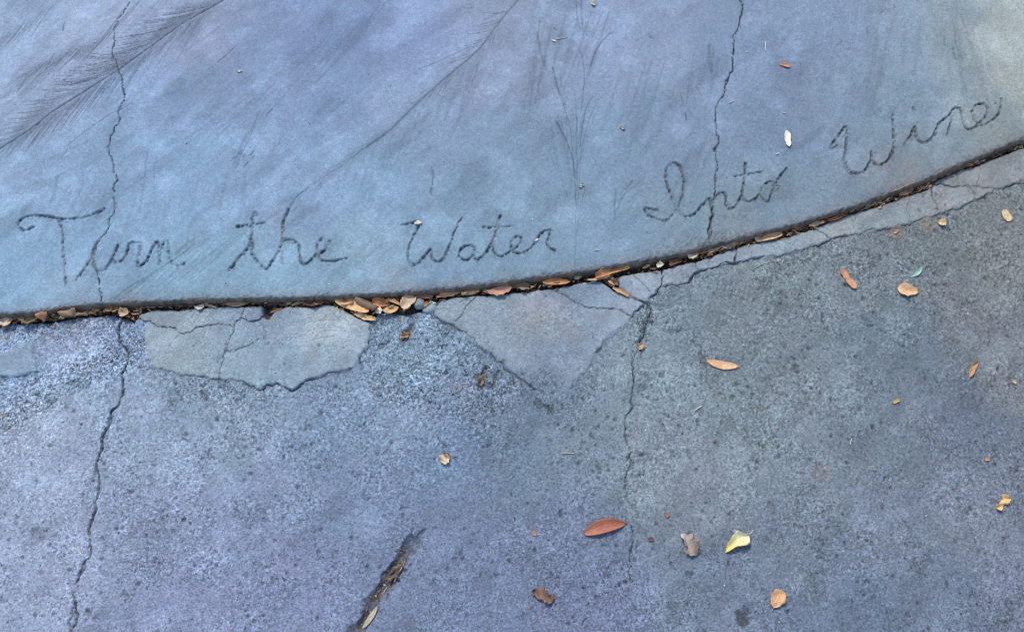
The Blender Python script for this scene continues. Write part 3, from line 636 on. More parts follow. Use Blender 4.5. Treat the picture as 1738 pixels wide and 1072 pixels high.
TONES_L = [
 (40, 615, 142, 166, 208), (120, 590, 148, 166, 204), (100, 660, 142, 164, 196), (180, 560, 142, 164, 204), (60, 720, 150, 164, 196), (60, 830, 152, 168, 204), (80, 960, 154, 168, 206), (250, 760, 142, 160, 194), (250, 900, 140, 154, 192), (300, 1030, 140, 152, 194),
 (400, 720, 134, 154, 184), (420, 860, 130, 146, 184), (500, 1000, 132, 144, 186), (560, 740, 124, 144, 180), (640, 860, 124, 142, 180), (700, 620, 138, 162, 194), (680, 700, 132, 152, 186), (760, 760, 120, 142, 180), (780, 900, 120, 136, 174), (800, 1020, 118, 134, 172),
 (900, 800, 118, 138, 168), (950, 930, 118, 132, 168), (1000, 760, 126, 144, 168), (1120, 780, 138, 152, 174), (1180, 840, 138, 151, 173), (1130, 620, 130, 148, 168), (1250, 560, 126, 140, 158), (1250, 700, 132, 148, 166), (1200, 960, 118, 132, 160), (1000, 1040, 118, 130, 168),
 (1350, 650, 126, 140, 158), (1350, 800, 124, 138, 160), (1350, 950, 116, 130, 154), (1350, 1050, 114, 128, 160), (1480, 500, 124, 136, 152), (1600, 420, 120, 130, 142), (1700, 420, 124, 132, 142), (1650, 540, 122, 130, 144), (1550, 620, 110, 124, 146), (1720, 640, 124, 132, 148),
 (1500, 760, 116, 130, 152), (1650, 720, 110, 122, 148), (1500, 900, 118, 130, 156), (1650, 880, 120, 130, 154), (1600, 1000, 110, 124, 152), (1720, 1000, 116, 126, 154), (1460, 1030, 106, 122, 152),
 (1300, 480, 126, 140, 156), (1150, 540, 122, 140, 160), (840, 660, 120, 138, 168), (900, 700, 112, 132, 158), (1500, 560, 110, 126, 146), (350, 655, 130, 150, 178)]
TONES_P = [(300, 560, 158, 174, 194), (300, 610, 150, 168, 184), (430, 610, 146, 166, 188), (430, 560, 142, 160, 186), (560, 550, 166, 178, 194), (560, 600, 150, 168, 190), (480, 640, 144, 166, 190),
           (760, 520, 152, 168, 188), (850, 540, 152, 168, 190), (930, 550, 150, 160, 178), (930, 620, 134, 150, 174), (1000, 540, 142, 158, 182), (1000, 500, 134, 152, 178), (1080, 480, 142, 154, 174), (1150, 465, 140, 152, 172), (1230, 435, 144, 156, 176),
           (1320, 420, 142, 156, 174), (1420, 385, 150, 160, 172), (1500, 360, 140, 150, 162), (1580, 345, 140, 146, 156), (1640, 300, 140, 144, 152), (1720, 285, 132, 138, 148), (30, 615, 140, 162, 190)]
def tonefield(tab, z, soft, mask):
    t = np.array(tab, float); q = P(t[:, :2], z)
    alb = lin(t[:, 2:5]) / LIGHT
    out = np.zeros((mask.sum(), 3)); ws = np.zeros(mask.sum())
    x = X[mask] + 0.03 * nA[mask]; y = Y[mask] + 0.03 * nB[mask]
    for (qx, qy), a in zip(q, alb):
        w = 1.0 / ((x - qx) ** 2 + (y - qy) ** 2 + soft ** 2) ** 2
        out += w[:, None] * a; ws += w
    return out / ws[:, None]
nA = fbm(X, Y, 0.04, 3, 201); nB = fbm(X, Y, 0.04, 3, 207)
ALB = np.zeros((R, C, 3))
mU = UP; mL = ~UP
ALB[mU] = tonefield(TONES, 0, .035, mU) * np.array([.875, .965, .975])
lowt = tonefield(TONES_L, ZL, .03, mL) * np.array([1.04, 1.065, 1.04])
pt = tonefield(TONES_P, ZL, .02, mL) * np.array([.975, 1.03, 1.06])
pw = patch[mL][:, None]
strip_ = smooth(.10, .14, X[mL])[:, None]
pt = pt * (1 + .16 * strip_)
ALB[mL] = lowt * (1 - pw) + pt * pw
n1 = fbm(X, Y, 0.018, 4, 301); n2 = fbm(X, Y, 0.006, 3, 305)
ang = math.radians(48)
U1 = X * math.cos(ang) + Y * math.sin(ang); U2 = -X * math.sin(ang) + Y * math.cos(ang)
streak = fbm(U1 * .14, U2, 0.006, 3, 311); streak2 = fbm(U1 * .25, U2, 0.022, 2, 321)
sw = smooth(.35, -.5, X)
ga = np.where(UP, 1, .6 + .75 * smooth(-.45, .45, fbm(X, Y, .05, 3, 351)))
m = np.where(UP, 1 + .075 * n1 + .045 * n2 + .05 * fbm(X, Y, .09, 2, 393) + (.015 + .06 * sw) * streak + (.02 + .07 * sw) * streak2, 1 + .12 * n1 + (.06 + .12 * rough) * n2 * ga) * (1 + .17 * fbm(X, Y, .11, 4, 391, .62)) * (1 + .16 * smooth(.12, .5, fbm(X, Y, .045, 3, 397)) - .13 * smooth(.15, .5, fbm(U1 * .35, U2, .03, 3, 399)))
f4 = fbm(X, Y, 0.0022, 1, 333)
m = m * (1 + np.where(UP, .07, .15 + .08 * rough) * ga * (1 - .62 * patch) * f3 + np.where(UP, .05, .22 + .06 * rough) * ga * (1 - .55 * patch) * f4)
worm = 1 - np.abs(fbm(X, Y, .007, 2, 361)) * 7
m = m * (1 + np.where(UP, 0, .14 + .1 * rough) * np.clip(worm, 0, 1) * np.clip(ga - .6, 0, 1) * (1 - .8 * patch))
ALB *= m[..., None]
# hue drift between lavender and cyan
hue = fbm(X, Y, 0.03, 3, 401)
ALB[..., 0] *= 1 + .035 * hue; ALB[..., 1] *= 1 - .01 * hue
# rusty traces
st = blur(np.clip(brown, 0, 1), 1)
for (px_, py_, r_, a_, z_) in [(1500, 292, 40, .35, 0), (1540, 285, 22, .45, 0), (1240, 385, 40, .25, 0), (885, 515, 22, .3, ZL), (900, 535, 26, .35, ZL), (950, 510, 10, .5, ZL), (775, 660, 12, .5, ZL), (685, 568, 8, .7, ZL), (790, 655, 8, .5, ZL),
                               (1395, 800, 16, .4, ZL), (1420, 380, 20, .3, ZL), (1030, 540, 20, .2, ZL), (220, 505, 14, .4, 0), (470, 365, 12, .3, 0), (600, 430, 10, .2, 0), (530, 605, 12, .3, ZL), (925, 815, 18, .1, ZL), (1240, 860, 8, .3, ZL), (10, 570, 12, .4, ZL),
                               (1520, 395, 14, .6, ZL), (1575, 380, 14, .7, ZL), (1600, 345, 12, .4, ZL), (258, 640, 9, .3, ZL), (665, 480, 30, .25, 0), (120, 512, 60, .25, 0), (1690, 235, 30, .25, 0)]:
    q = P([(px_, py_)], z_)[0]; r_ *= PX * 1.6
    win = window(q[0] - r_, q[0] + r_, q[1] - r_, q[1] + r_)
    d2 = ((X[win] - q[0]) ** 2 + (Y[win] - q[1]) ** 2) / r_ ** 2
    st[win] = np.maximum(st[win], a_ * np.clip(1 - d2, 0, 1) * np.clip(.7 + .9 * n2[win], 0, 1))
ALB = ALB * (1 - st[..., None] * .6) + np.array([.32, .22, .15]) * st[..., None] * .6
ALB *= (1 - .66 * np.clip(crease * 1.3 * (.8 + .5 * f3), 0, 1))[..., None]
ALB *= (1 + .42 * pale)[..., None]
ALB *= (1 - .84 * soft * (.8 + .4 * n1))[..., None]
ALB *= (1 - .60 * speck_d * ~UP)[..., None]; ALB *= (1 + .55 * speck_l)[..., None]
dcol = np.array([.045, .043, .042])
d_ = np.clip(dirt, 0, 1)[..., None] * .86
ALB = ALB * (1 - d_) + dcol * d_
lipc = np.where(UP, np.exp(-((D - .0105 - .002 * n1) / .0028) ** 2) * np.clip(.35 + .9 * n1, 0, 1) * .5, 0)[..., None]  # tan edge highlight painted into the albedo above the riser, broken up by noise
ALB = ALB * (1 - lipc) + np.array([.30, .26, .215]) * lipc
# grime along the joint: the face of the upper slab and the lip of the lower one
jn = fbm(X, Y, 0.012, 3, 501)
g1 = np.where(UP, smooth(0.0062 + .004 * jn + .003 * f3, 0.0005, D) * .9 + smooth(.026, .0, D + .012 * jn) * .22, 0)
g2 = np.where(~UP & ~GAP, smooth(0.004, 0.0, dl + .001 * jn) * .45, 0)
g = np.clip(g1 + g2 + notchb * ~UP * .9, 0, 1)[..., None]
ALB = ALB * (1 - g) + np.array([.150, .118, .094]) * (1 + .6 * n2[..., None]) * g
gm = np.clip(gouge_mask * (.75 + .8 * n2), 0, 1)[..., None] * .8
ALB = ALB * (1 - gm) + np.array([.095, .082, .074]) * (1 + .9 * f3[..., None]) * gm
ALB[GAP] = np.array([.075, .055, .04]) * (1 + .5 * n2[GAP])[:, None]
ALB = np.clip(ALB, .01, .85)
DET = np.where(UP, .29 + .0 * X, (.55 + .5 * rough) * (.5 + .6 * ga)) * (1 - .45 * patch * ~UP)

# ------------------------------------------------------------------ materials
def newmat(name):
    m_ = bpy.data.materials.new(name); m_.use_nodes = True
    nt = m_.node_tree; nt.nodes.clear()
    o = nt.nodes.new('ShaderNodeOutputMaterial'); b = nt.nodes.new('ShaderNodeBsdfPrincipled')
    nt.links.new(b.outputs[0], o.inputs[0])
    return m_, nt, b
def N(nt, t, **kw):
    n = nt.nodes.new(t)
    for k, v in kw.items():
        if k in n.inputs: n.inputs[k].default_value = v
        else: setattr(n, k, v)
    return n
def math_n(nt, op, a, b=None, c=None):
    n = nt.nodes.new('ShaderNodeMath'); n.operation = op
    for i, v in enumerate((a, b, c)):
        if v is None: continue
        if isinstance(v, (int, float)): n.inputs[i].default_value = v
        else: nt.links.new(v, n.inputs[i])
    return n.outputs[0]
def ramp(nt, fac, stops):
    n = nt.nodes.new('ShaderNodeValToRGB')
    el = n.color_ramp.elements
    while len(el) < len(stops): el.new(.5)
    for e, (p_, v) in zip(el, stops): e.position = p_; e.color = (v, v, v, 1)
    nt.links.new(fac, n.inputs[0]); return n.outputs[0]

def concrete(name):
    m_, nt, b = newmat(name)
    at = N(nt, 'ShaderNodeAttribute', attribute_name='albedo')
    de = N(nt, 'ShaderNodeAttribute', attribute_name='detail')
    tc = N(nt, 'ShaderNodeTexCoord')
    co = tc.outputs['Object']
    def nz(scale, det, rough_=.6):
        n = N(nt, 'ShaderNodeTexNoise', Scale=scale, Detail=det, Roughness=rough_)
        nt.links.new(co, n.inputs['Vector']); return n.outputs['Fac']
    a = nz(330, 3, .75); c = nz(620, 2, .7); e = nz(160, 3)
    vo = N(nt, 'ShaderNodeTexVoronoi', Scale=330.0); nt.links.new(co, vo.inputs['Vector'])
    # value multiplier around 1
    s1 = math_n(nt, 'MULTIPLY', math_n(nt, 'SUBTRACT', a, .5), 2.6)
    s2 = math_n(nt, 'MULTIPLY', math_n(nt, 'SUBTRACT', c, .5), 1.7)
    s3 = math_n(nt, 'MULTIPLY', math_n(nt, 'SUBTRACT', e, .5), 1.1)
    tot = math_n(nt, 'ADD', math_n(nt, 'ADD', s1, s2), s3)
    vs_ = N(nt, 'ShaderNodeSeparateColor'); nt.links.new(vo.outputs['Color'], vs_.inputs[0])
    vcell = math_n(nt, 'MULTIPLY', math_n(nt, 'SUBTRACT', math_n(nt, 'POWER', vs_.outputs[0], 2.0), .33), .55)
    tot = math_n(nt, 'ADD', tot, vcell)
    tot = math_n(nt, 'MULTIPLY', tot, de.outputs['Fac'])
    # bright sand grains and dark pinholes
    lt = ramp(nt, c, [(.62, 0), (.70, 1)]); dk = ramp(nt, a, [(.30, 1), (.40, 0)])
    tot = math_n(nt, 'ADD', tot, math_n(nt, 'MULTIPLY', lt, .35))
    tot = math_n(nt, 'SUBTRACT', tot, math_n(nt, 'MULTIPLY', math_n(nt, 'MULTIPLY', dk, de.outputs['Fac']), .40))
    mul = math_n(nt, 'MAXIMUM', math_n(nt, 'ADD', tot, 1.0), .15)
    vm = N(nt, 'ShaderNodeVectorMath', operation='SCALE')
    nt.links.new(at.outputs['Color'], vm.inputs[0]); nt.links.new(mul, vm.inputs['Scale'])
    # faint coloured grains
    cn = N(nt, 'ShaderNodeTexNoise', Scale=260.0, Detail=2.0); nt.links.new(co, cn.inputs['Vector'])
    mx = N(nt, 'ShaderNodeMixRGB', blend_type='SOFT_LIGHT'); mx.inputs[0].default_value = .22
    nt.links.new(vm.outputs[0], mx.inputs[1]); nt.links.new(cn.outputs['Color'], mx.inputs[2])
    nt.links.new(mx.outputs[0], b.inputs['Base Color'])
    h = math_n(nt, 'ADD', math_n(nt, 'MULTIPLY', a, .7), math_n(nt, 'MULTIPLY', c, .35))
    h = math_n(nt, 'ADD', h, math_n(nt, 'MULTIPLY', e, .9))
    h = math_n(nt, 'SUBTRACT', h, math_n(nt, 'MULTIPLY', dk, .4))
    h = math_n(nt, 'MULTIPLY', h, de.outputs['Fac'])
    bp = N(nt, 'ShaderNodeBump', Strength=1.0, Distance=.0016)
    nt.links.new(h, bp.inputs['Height']); nt.links.new(bp.outputs[0], b.inputs['Normal'])
    b.inputs['Roughness'].default_value = .86
    b.inputs['Specular IOR Level'].default_value = .3
    return m_
M_CON = concrete('weathered_concrete')
m_, nt, b = newmat('joint_soil')
at = N(nt, 'ShaderNodeAttribute', attribute_name='albedo'); tc = N(nt, 'ShaderNodeTexCoord')
n_ = N(nt, 'ShaderNodeTexNoise', Scale=500.0, Detail=4.0); nt.links.new(tc.outputs['Object'], n_.inputs['Vector'])
vm = N(nt, 'ShaderNodeVectorMath', operation='SCALE'); nt.links.new(at.outputs['Color'], vm.inputs[0]); nt.links.new(math_n(nt, 'MULTIPLY', n_.outputs['Fac'], 2.0), vm.inputs['Scale'])
nt.links.new(vm.outputs[0], b.inputs['Base Color']); b.inputs['Roughness'].default_value = .95
bp = N(nt, 'ShaderNodeBump', Strength=1.0, Distance=.002); nt.links.new(n_.outputs['Fac'], bp.inputs['Height']); nt.links.new(bp.outputs[0], b.inputs['Normal'])
M_SOIL = m_

# ------------------------------------------------------------------ cut the grid into its pieces
def crack_x(pts, z, y):
    p = P(pts, z); o = np.argsort(p[:, 1])
    return np.interp(y, p[o, 1], p[o, 0])
lab = np.zeros((R, C), int)
lab[UP] = np.where(X < crack_x(CU_L, 0, Y), 0, np.where(X < crack_x(CU_R, 0, Y), 1, 2))[UP]
lowlab = np.where(X < crack_x(CL_L, ZL, Y), 10, np.where(X < crack_x(CL_M, ZL, Y), 11, 12))
lowlab = np.where((patch_of >= 0), 20 + patch_of, lowlab)
lab = np.where(UP, lab, np.where(GAP, 5, lowlab))
q = lab[:-1, :-1].copy()
# quads that straddle the joint: the riser belongs to the upper slab
up_quad = UP[1:, :-1] & ~UP[:-1, :-1]
q[up_quad] = np.where(X < crack_x(CU_L, 0, Y), 0, np.where(X < crack_x(CU_R, 0, Y), 1, 2))[:-1, :-1][up_quad]

idx = np.arange(R * C).reshape(R, C)
quad = np.stack([idx[:-1, :-1], idx[:-1, 1:], idx[1:, 1:], idx[1:, :-1]], -1).reshape(-1, 4)
ql = q.reshape(-1)
co_all = np.stack([X, Y, Z], -1).reshape(-1, 3).astype(np.float32)
al_all = np.concatenate([ALB, np.ones((R, C, 1))], -1).reshape(-1, 4).astype(np.float32)
de_all = DET.reshape(-1).astype(np.float32)

def grid_piece(name, sel, mat, parent=None, kind=None, label=None):
    f = quad[sel]
    used = np.zeros(R * C, bool); used[f.ravel()] = True
    remap = np.cumsum(used) - 1
    f = remap[f].astype(np.int32); n = len(f)
    me = bpy.data.meshes.new(name)
    me.vertices.add(int(used.sum())); me.vertices.foreach_set('co', co_all[used].ravel())
    me.loops.add(n * 4); me.loops.foreach_set('vertex_index', f.ravel())
    me.polygons.add(n); me.polygons.foreach_set('loop_start', np.arange(0, n * 4, 4, dtype=np.int32))
    me.polygons.foreach_set('use_smooth', np.ones(n, bool))
    me.update(calc_edges=True)
    a_ = me.attributes.new('albedo', 'FLOAT_COLOR', 'POINT'); a_.data.foreach_set('color', al_all[used].ravel())
    a_ = me.attributes.new('detail', 'FLOAT', 'POINT'); a_.data.foreach_set('value', de_all[used])
    me.materials.append(mat)
    o = bpy.data.objects.new(name, me); COL.objects.link(o)
    if parent: o.parent = parent
    if kind: o['kind'] = kind
    if label: o['label'] = label
    return o

def empty(name, loc=(0, 0, 0)):
    o = bpy.data.objects.new(name, None); COL.objects.link(o); o.location = loc
    o.empty_display_size = .05
    return o
upper = empty('upper_pavement'); upper['kind'] = 'structure'
lower = empty('lower_pavement'); lower['kind'] = 'structure'
grid_piece('slab_piece', ql == 0, M_CON, upper, label='left slab piece with the dark feathered trowel marks and the capital T')
grid_piece('slab_piece', ql == 1, M_CON, upper, label='middle slab piece carrying most of the handwriting')
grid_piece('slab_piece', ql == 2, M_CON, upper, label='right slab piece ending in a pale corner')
grid_piece('slab_piece', ql == 10, M_CON, lower, label='rough slab piece left of the long crack')
grid_piece('slab_piece', ql == 11, M_CON, lower, label='rough slab piece between the two long cracks')
grid_piece('slab_piece', ql == 12, M_CON, lower, label='darkest rough slab piece on the right')
PL = {'A5': 'large smooth grey mortar piece with fine trowel ridges', 'B3': 'large triangular mortar piece pointing down', 'D1': 'smooth blue grey mortar piece at the left edge',
      'C13': 'long smooth mortar piece running off the right edge'}
for i, k in enumerate(pkeys):
    if (ql == 20 + i).sum() > 10:
        grid_piece('mortar_piece', ql == 20 + i, M_CON, lower, label=PL.get(k))
grid_piece('soil', ql == 5, M_SOIL, None, 'structure')

# ground height lookup for things lying on it
def ground(x, y):
    c = int(np.clip(np.searchsorted(AX, x), 1, C - 1)); r = int(np.clip(np.searchsorted(Y[:, c], y), 1, R - 1))
    return float(max(Z[max(r - 3, 0):r + 3, max(c - 2, 0):c + 3].max(), -.05))

# ------------------------------------------------------------------ leaves
JT = -0.013                                    # level of the litter lying in the joint
m_, nt, b = newmat('dry_leaf')
at = N(nt, 'ShaderNodeAttribute', attribute_name='tint'); uv = N(nt, 'ShaderNodeUVMap'); tc = N(nt, 'ShaderNodeTexCoord')
sep = N(nt, 'ShaderNodeSeparateXYZ'); nt.links.new(uv.outputs[0], sep.inputs[0])
av = math_n(nt, 'ABSOLUTE', math_n(nt, 'SUBTRACT', sep.outputs['Y'], .5))
mid = ramp(nt, av, [(0.0, 1), (.045, 0)])
ph = math_n(nt, 'SUBTRACT', math_n(nt, 'MULTIPLY', sep.outputs['X'], 62.0), math_n(nt, 'MULTIPLY', av, 26.0))
vein = math_n(nt, 'POWER', math_n(nt, 'ABSOLUTE', math_n(nt, 'SINE', ph)), 8.0)
n1_ = N(nt, 'ShaderNodeTexNoise', Scale=150.0, Detail=4.0, Roughness=.65); nt.links.new(tc.outputs['Object'], n1_.inputs['Vector'])
n2_ = N(nt, 'ShaderNodeTexNoise', Scale=520.0, Detail=2.0); nt.links.new(tc.outputs['Object'], n2_.inputs['Vector'])
blot = math_n(nt, 'ADD', math_n(nt, 'MULTIPLY', math_n(nt, 'SUBTRACT', n1_.outputs['Fac'], .5), 1.15), math_n(nt, 'MULTIPLY', math_n(nt, 'SUBTRACT', n2_.outputs['Fac'], .5), .5))
spots = ramp(nt, n1_.outputs['Fac'], [(.64, 0), (.70, 1)])
k_ = math_n(nt, 'ADD', 1.06, blot)
k_ = math_n(nt, 'SUBTRACT', k_, math_n(nt, 'MULTIPLY', spots, .25))
k_ = math_n(nt, 'ADD', k_, math_n(nt, 'MULTIPLY', vein, .09)); k_ = math_n(nt, 'ADD', k_, math_n(nt, 'MULTIPLY', mid, .22))
k_ = math_n(nt, 'MAXIMUM', k_, .2)
vm = N(nt, 'ShaderNodeVectorMath', operation='SCALE'); nt.links.new(at.outputs['Color'], vm.inputs[0]); nt.links.new(k_, vm.inputs['Scale'])
nt.links.new(vm.outputs[0], b.inputs['Base Color']); b.inputs['Roughness'].default_value = .55; b.inputs['Specular IOR Level'].default_value = .35
hh = math_n(nt, 'ADD', math_n(nt, 'MULTIPLY', vein, .4), math_n(nt, 'ADD', mid, math_n(nt, 'MULTIPLY', n1_.outputs['Fac'], 1.2)))
bp = N(nt, 'ShaderNodeBump', Strength=.6, Distance=.0004); nt.links.new(hh, bp.inputs['Height']); nt.links.new(bp.outputs[0], b.inputs['Normal'])
M_LEAF = m_

def mesh_obj(name, verts, faces, tint, mat, uvs=None, parent=None, smooth_=True):
    me = bpy.data.meshes.new(name); me.from_pydata([tuple(v) for v in verts], [], faces); me.update()
    a_ = me.attributes.new('tint', 'FLOAT_COLOR', 'POINT')
    t_ = np.asarray(tint, np.float32)
    if t_.ndim == 1: t_ = np.tile(t_, (len(verts), 1))
    a_.data.foreach_set('color', np.concatenate([t_, np.ones((len(t_), 1), np.float32)], 1).astype(np.float32).ravel())
    if uvs is not None:
        l = me.uv_layers.new(name='UVMap'); vi = np.empty(len(me.loops), np.int32); me.loops.foreach_get('vertex_index', vi)
        l.data.foreach_set('uv', np.asarray(uvs, np.float32)[vi].ravel())
    if smooth_: me.polygons.foreach_set('use_smooth', [True] * len(me.polygons))
    me.materials.append(mat)
    o = bpy.data.objects.new(name, me); COL.objects.link(o)
    if parent: o.parent = parent
    return o

def tube(pts, rad, sides=6):
    vs, fs = [], []
    pts = [Vector(p_) for p_ in pts]
    for i, p_ in enumerate(pts):
        d = (pts[min(i + 1, len(pts) - 1)] - pts[max(i - 1, 0)]).normalized()
        u = d.cross(Vector((0, 0, 1))); u = u.normalized() if u.length > 1e-6 else Vector((1, 0, 0)); w = d.cross(u)
        r = rad[i] if hasattr(rad, '__len__') else rad
        for k in range(sides):
            a = 2 * math.pi * k / sides
            vs.append(p_ + u * math.cos(a) * r + w * math.sin(a) * r)
    for i in range(len(pts) - 1):
        for k in range(sides):
            fs.append((i * sides + k, i * sides + (k + 1) % sides, (i + 1) * sides + (k + 1) % sides, (i + 1) * sides + k))
    fs.append(tuple(range(sides))[::-1]); fs.append(tuple(range((len(pts) - 1) * sides, len(pts) * sides)))
    return vs, fs

def albedo(c):
    c = np.asarray(c, float); gr = c.mean(); c = c + (gr - c) * .22 + 3
    return np.clip(lin(c) / LIGHT, .01, .88)

def leaf(label, A, B, W, c1, c2=None, level=ZL, lift=0.0, a=1.0, bpow=.8, cup=.35, arch=.0, bend=0.0, jag=0.0, tilt=0.0, twist=0.0,
         waves=.0, fixed_z=None, stalk=0.0, name='dry_leaf', cat='leaf', group=None, lobes=None):
    """A, B: photo points of tip and base; W width px; level: plane the leaf lies on"""
    r = np.random.RandomState(int(A[0] * 13 + A[1] * 7 + 5000) % 100000)
    pa, pb = P([A], level)[0], P([B], level)[0]
    L = np.linalg.norm(pb - pa); d = (pb - pa) / L; nrm = np.array([-d[1], d[0]])
    cxy = (pa + pb) / 2
    nt_, ns = 20, 8
    W = W * PX
    n_l = np.interp(np.linspace(0, 1, nt_ + 1), np.linspace(0, 1, 9), r.uniform(-1, 1, 9)) + .6 * r.uniform(-1, 1, nt_ + 1)
    n_r = np.interp(np.linspace(0, 1, nt_ + 1), np.linspace(0, 1, 9), r.uniform(-1, 1, 9)) + .6 * r.uniform(-1, 1, nt_ + 1)
    base = ground(*cxy) if fixed_z is None else fixed_z
    z0 = base + lift
    vs, tint, uvs = [], [], []
    ca, cb = albedo(c1), albedo(c2 if c2 is not None else c1)
    t0_, t1_ = (r.uniform(0, .16), 1 - r.uniform(0, .16)) if jag > .09 else (0, 1)
    if level == JT and jag >= .1:
        if r.uniform() < .5: t1_ = 1 - r.uniform(.02, .22)
        else: t0_ = r.uniform(.02, .22)
    tipc = r.uniform(.0, .07) * (1 if jag > .02 else .4)
    skew = r.uniform(-.25, .25) * (1 if jag > .02 else .3); fold = r.uniform(-.5, .8) if jag > .02 else .2
    for i in range(nt_ + 1):
        t = i / nt_; tq = t0_ + (t1_ - t0_) * t
        w = .5 * W * max(math.sin(math.pi * min(tq, 1) ** a), 0) ** bpow
        if lobes: w *= np.interp(t, np.linspace(0, 1, len(lobes)), lobes)
        if t0_ > 0 and level != JT: w *= min(1.0, (min(t, 1 - t) / .10) ** .5 if 0 < t < 1 else 0)
        w = max(w, .02 * W)
        off = bend * L * math.sin(math.pi * t)
        wav = waves * L * math.sin(t * 7 + r.uniform(0, .1) + A[0])
        tw = tilt + twist * (t - .5)
        for j in range(ns + 1):
            s = -1 + 2 * j / ns
            jj = 1 + jag * (n_l[i] if s < 0 else n_r[i]) * abs(s)
            ww = w * jj
            ww *= 1 + skew * s * math.sin(math.pi * t)
            lat = s * ww; hgt = cup * ww * s * s + fold * .35 * ww * abs(s) + .10 * W * jag * 3 * math.sin(9 * t + 3 * s + A[1])
            lat2 = lat * math.cos(tw) - hgt * math.sin(tw); h2 = lat * math.sin(tw) + hgt * math.cos(tw)
            p_ = pa - cxy + d * (L * t) + nrm * (off + lat2)
            vs.append((p_[0], p_[1], h2 + arch * L * math.sin(math.pi * t) + wav + tipc * L * (2 * t - 1) ** 4))
            k = t + .15 * s + .2 * r.uniform(-1, 1) * .3
            k = min(max(k, 0), 1)
            e = 1 - .18 * smooth(.75, 1.0, abs(s))
            tint.append((ca * (1 - k) + cb * k) * e); uvs.append((t, (s + 1) / 2))
    zmin = min(v[2] for v in vs)
    nv = len(vs); th = .00035
    vs = [(v[0], v[1], v[2] - zmin + th + .0002) for v in vs]
    # under side
    vs2 = [(v[0] * .995, v[1] * .995, v[2] - th) for v in vs]
    fs = []
    for i in range(nt_):
        for j in range(ns):
            q_ = (i * (ns + 1) + j, (i + 1) * (ns + 1) + j, (i + 1) * (ns + 1) + j + 1, i * (ns + 1) + j + 1)
            fs.append(q_); fs.append(tuple(nv + v for v in q_[::-1]))
    ring = [j for j in range(ns + 1)] + [i * (ns + 1) + ns for i in range(1, nt_ + 1)] + [nt_ * (ns + 1) + j for j in range(ns - 1, -1, -1)] + [i * (ns + 1) for i in range(nt_ - 1, 0, -1)]
    for i in range(len(ring)):
        u, w_ = ring[i], ring[(i + 1) % len(ring)]
        fs.append((u, w_, w_ + nv, u + nv))
    o = mesh_obj(name, vs + vs2, fs, np.array(tint + [t_ * .8 for t_ in tint]), M_LEAF, uvs + uvs)
    o.location = (cxy[0], cxy[1], z0)
    o['label'] = label; o['category'] = cat
    if group: o['group'] = group
    if stalk:
        e0 = Vector(vs[nt_ * (ns + 1) + ns // 2]); dd = Vector((d[0], d[1], 0))
        sv, sf = tube([e0 - dd * .002, e0 + dd * stalk * PX * .5 + Vector((0, 0, .0004)), e0 + dd * stalk * PX + Vector((nrm[0], nrm[1], 0)) * stalk * PX * .2], [.0006, .0005, .0004])
        mesh_obj('stalk', sv, sf, cb * .8, M_LEAF, [(0, 0)] * len(sv), parent=o)
    return o

G_S = 'fallen leaves lying on the rough lower pavement'
G_J = 'leaves caught in the joint between the pavements'
G_U = 'leaves and bits lying on the smooth upper pavement'
# on the lower pavement
leaf('large reddish brown pointed leaf lying beside the right-hand crack', (991, 906), (1062, 888), 23, (192, 112, 88), (170, 92, 72), a=.92, bpow=.6, cup=.3, arch=.05, bend=.05, stalk=4, group=G_S)
leaf('narrow peach-tan leaf lying below the middle of the joint', (1199, 612), (1253, 622), 15, (236, 180, 132), (232, 184, 146), bpow=.55, cup=.2, bend=-.03, jag=.04, stalk=3, group=G_S)
leaf('yellow leaf fading to cream with a curled waist', (1231, 938), (1270, 908), 25, (240, 222, 84), (254, 250, 222), a=1.5, bpow=.6, cup=.5, arch=.06, bend=.10, jag=.09, twist=.5, lobes=[1, .9, .78, .75, .95, 1.15, 1.2, 1.1], stalk=12, group=G_S)
leaf('crumpled grey-brown leaf lying left of the yellow one', (1156, 906), (1183, 942), 21, (196, 190, 198), (146, 124, 104), a=1.2, bpow=.6, cup=.8, arch=.05, jag=.4, twist=.9, waves=.02, group=G_S)
leaf('small rounded tan leaf near the bottom, right of the yellow one', (1326, 1001), (1312, 1031), 24, (232, 170, 116), (226, 176, 132), a=.85, bpow=.6, cup=.2, jag=.12, bend=-.03, stalk=5, group=G_S)
leaf('ragged dark brown leaf remnant near the bottom edge', (903, 1003), (939, 1020), 17, (150, 112, 98), (138, 104, 92), bpow=.4, cup=.3, jag=.5, waves=.02, group=G_S)
leaf('waisted orange-tan leaf lying in the right half', (1426, 456), (1453, 490), 14, (208, 142, 112), (224, 160, 118), bpow=.4, cup=.3, jag=.18, lobes=[1, 1.1, .9, .6, .95, 1.1, 1], group=G_S)
leaf('broad tan three-cornered leaf piece beside the turquoise sliver', (1558, 496), (1523, 490), 22, (232, 178, 134), (238, 196, 152), a=1.4, bpow=.6, cup=.25, jag=.15, bend=.05, group=G_S)
leaf('turquoise curled sliver of leaf', (1545, 470), (1566, 451), 8, (150, 214, 208), (140, 196, 190), bpow=.7, cup=.4, bend=-.1, stalk=3, group=G_S)
leaf('thin twisted tan leaf standing by the right edge', (1659, 613), (1646, 641), 9, (214, 150, 100), (222, 160, 110), bpow=.5, cup=.6, jag=.2, twist=1.4, bend=-.05, group=G_S)
leaf('tiny mustard leaf scrap left of the twisted tan leaf', (1515, 684), (1528, 677), 6, (226, 190, 116), (210, 170, 90), bpow=.5, jag=.3, group=G_S)
leaf('jagged pale orange leaf scrap near the right edge', (1690, 864), (1712, 844), 14, (246, 206, 140), (244, 200, 130), bpow=.35, jag=.5, lobes=[.8, 1, .7, .7, 1, 1.2, .8], group=G_S)
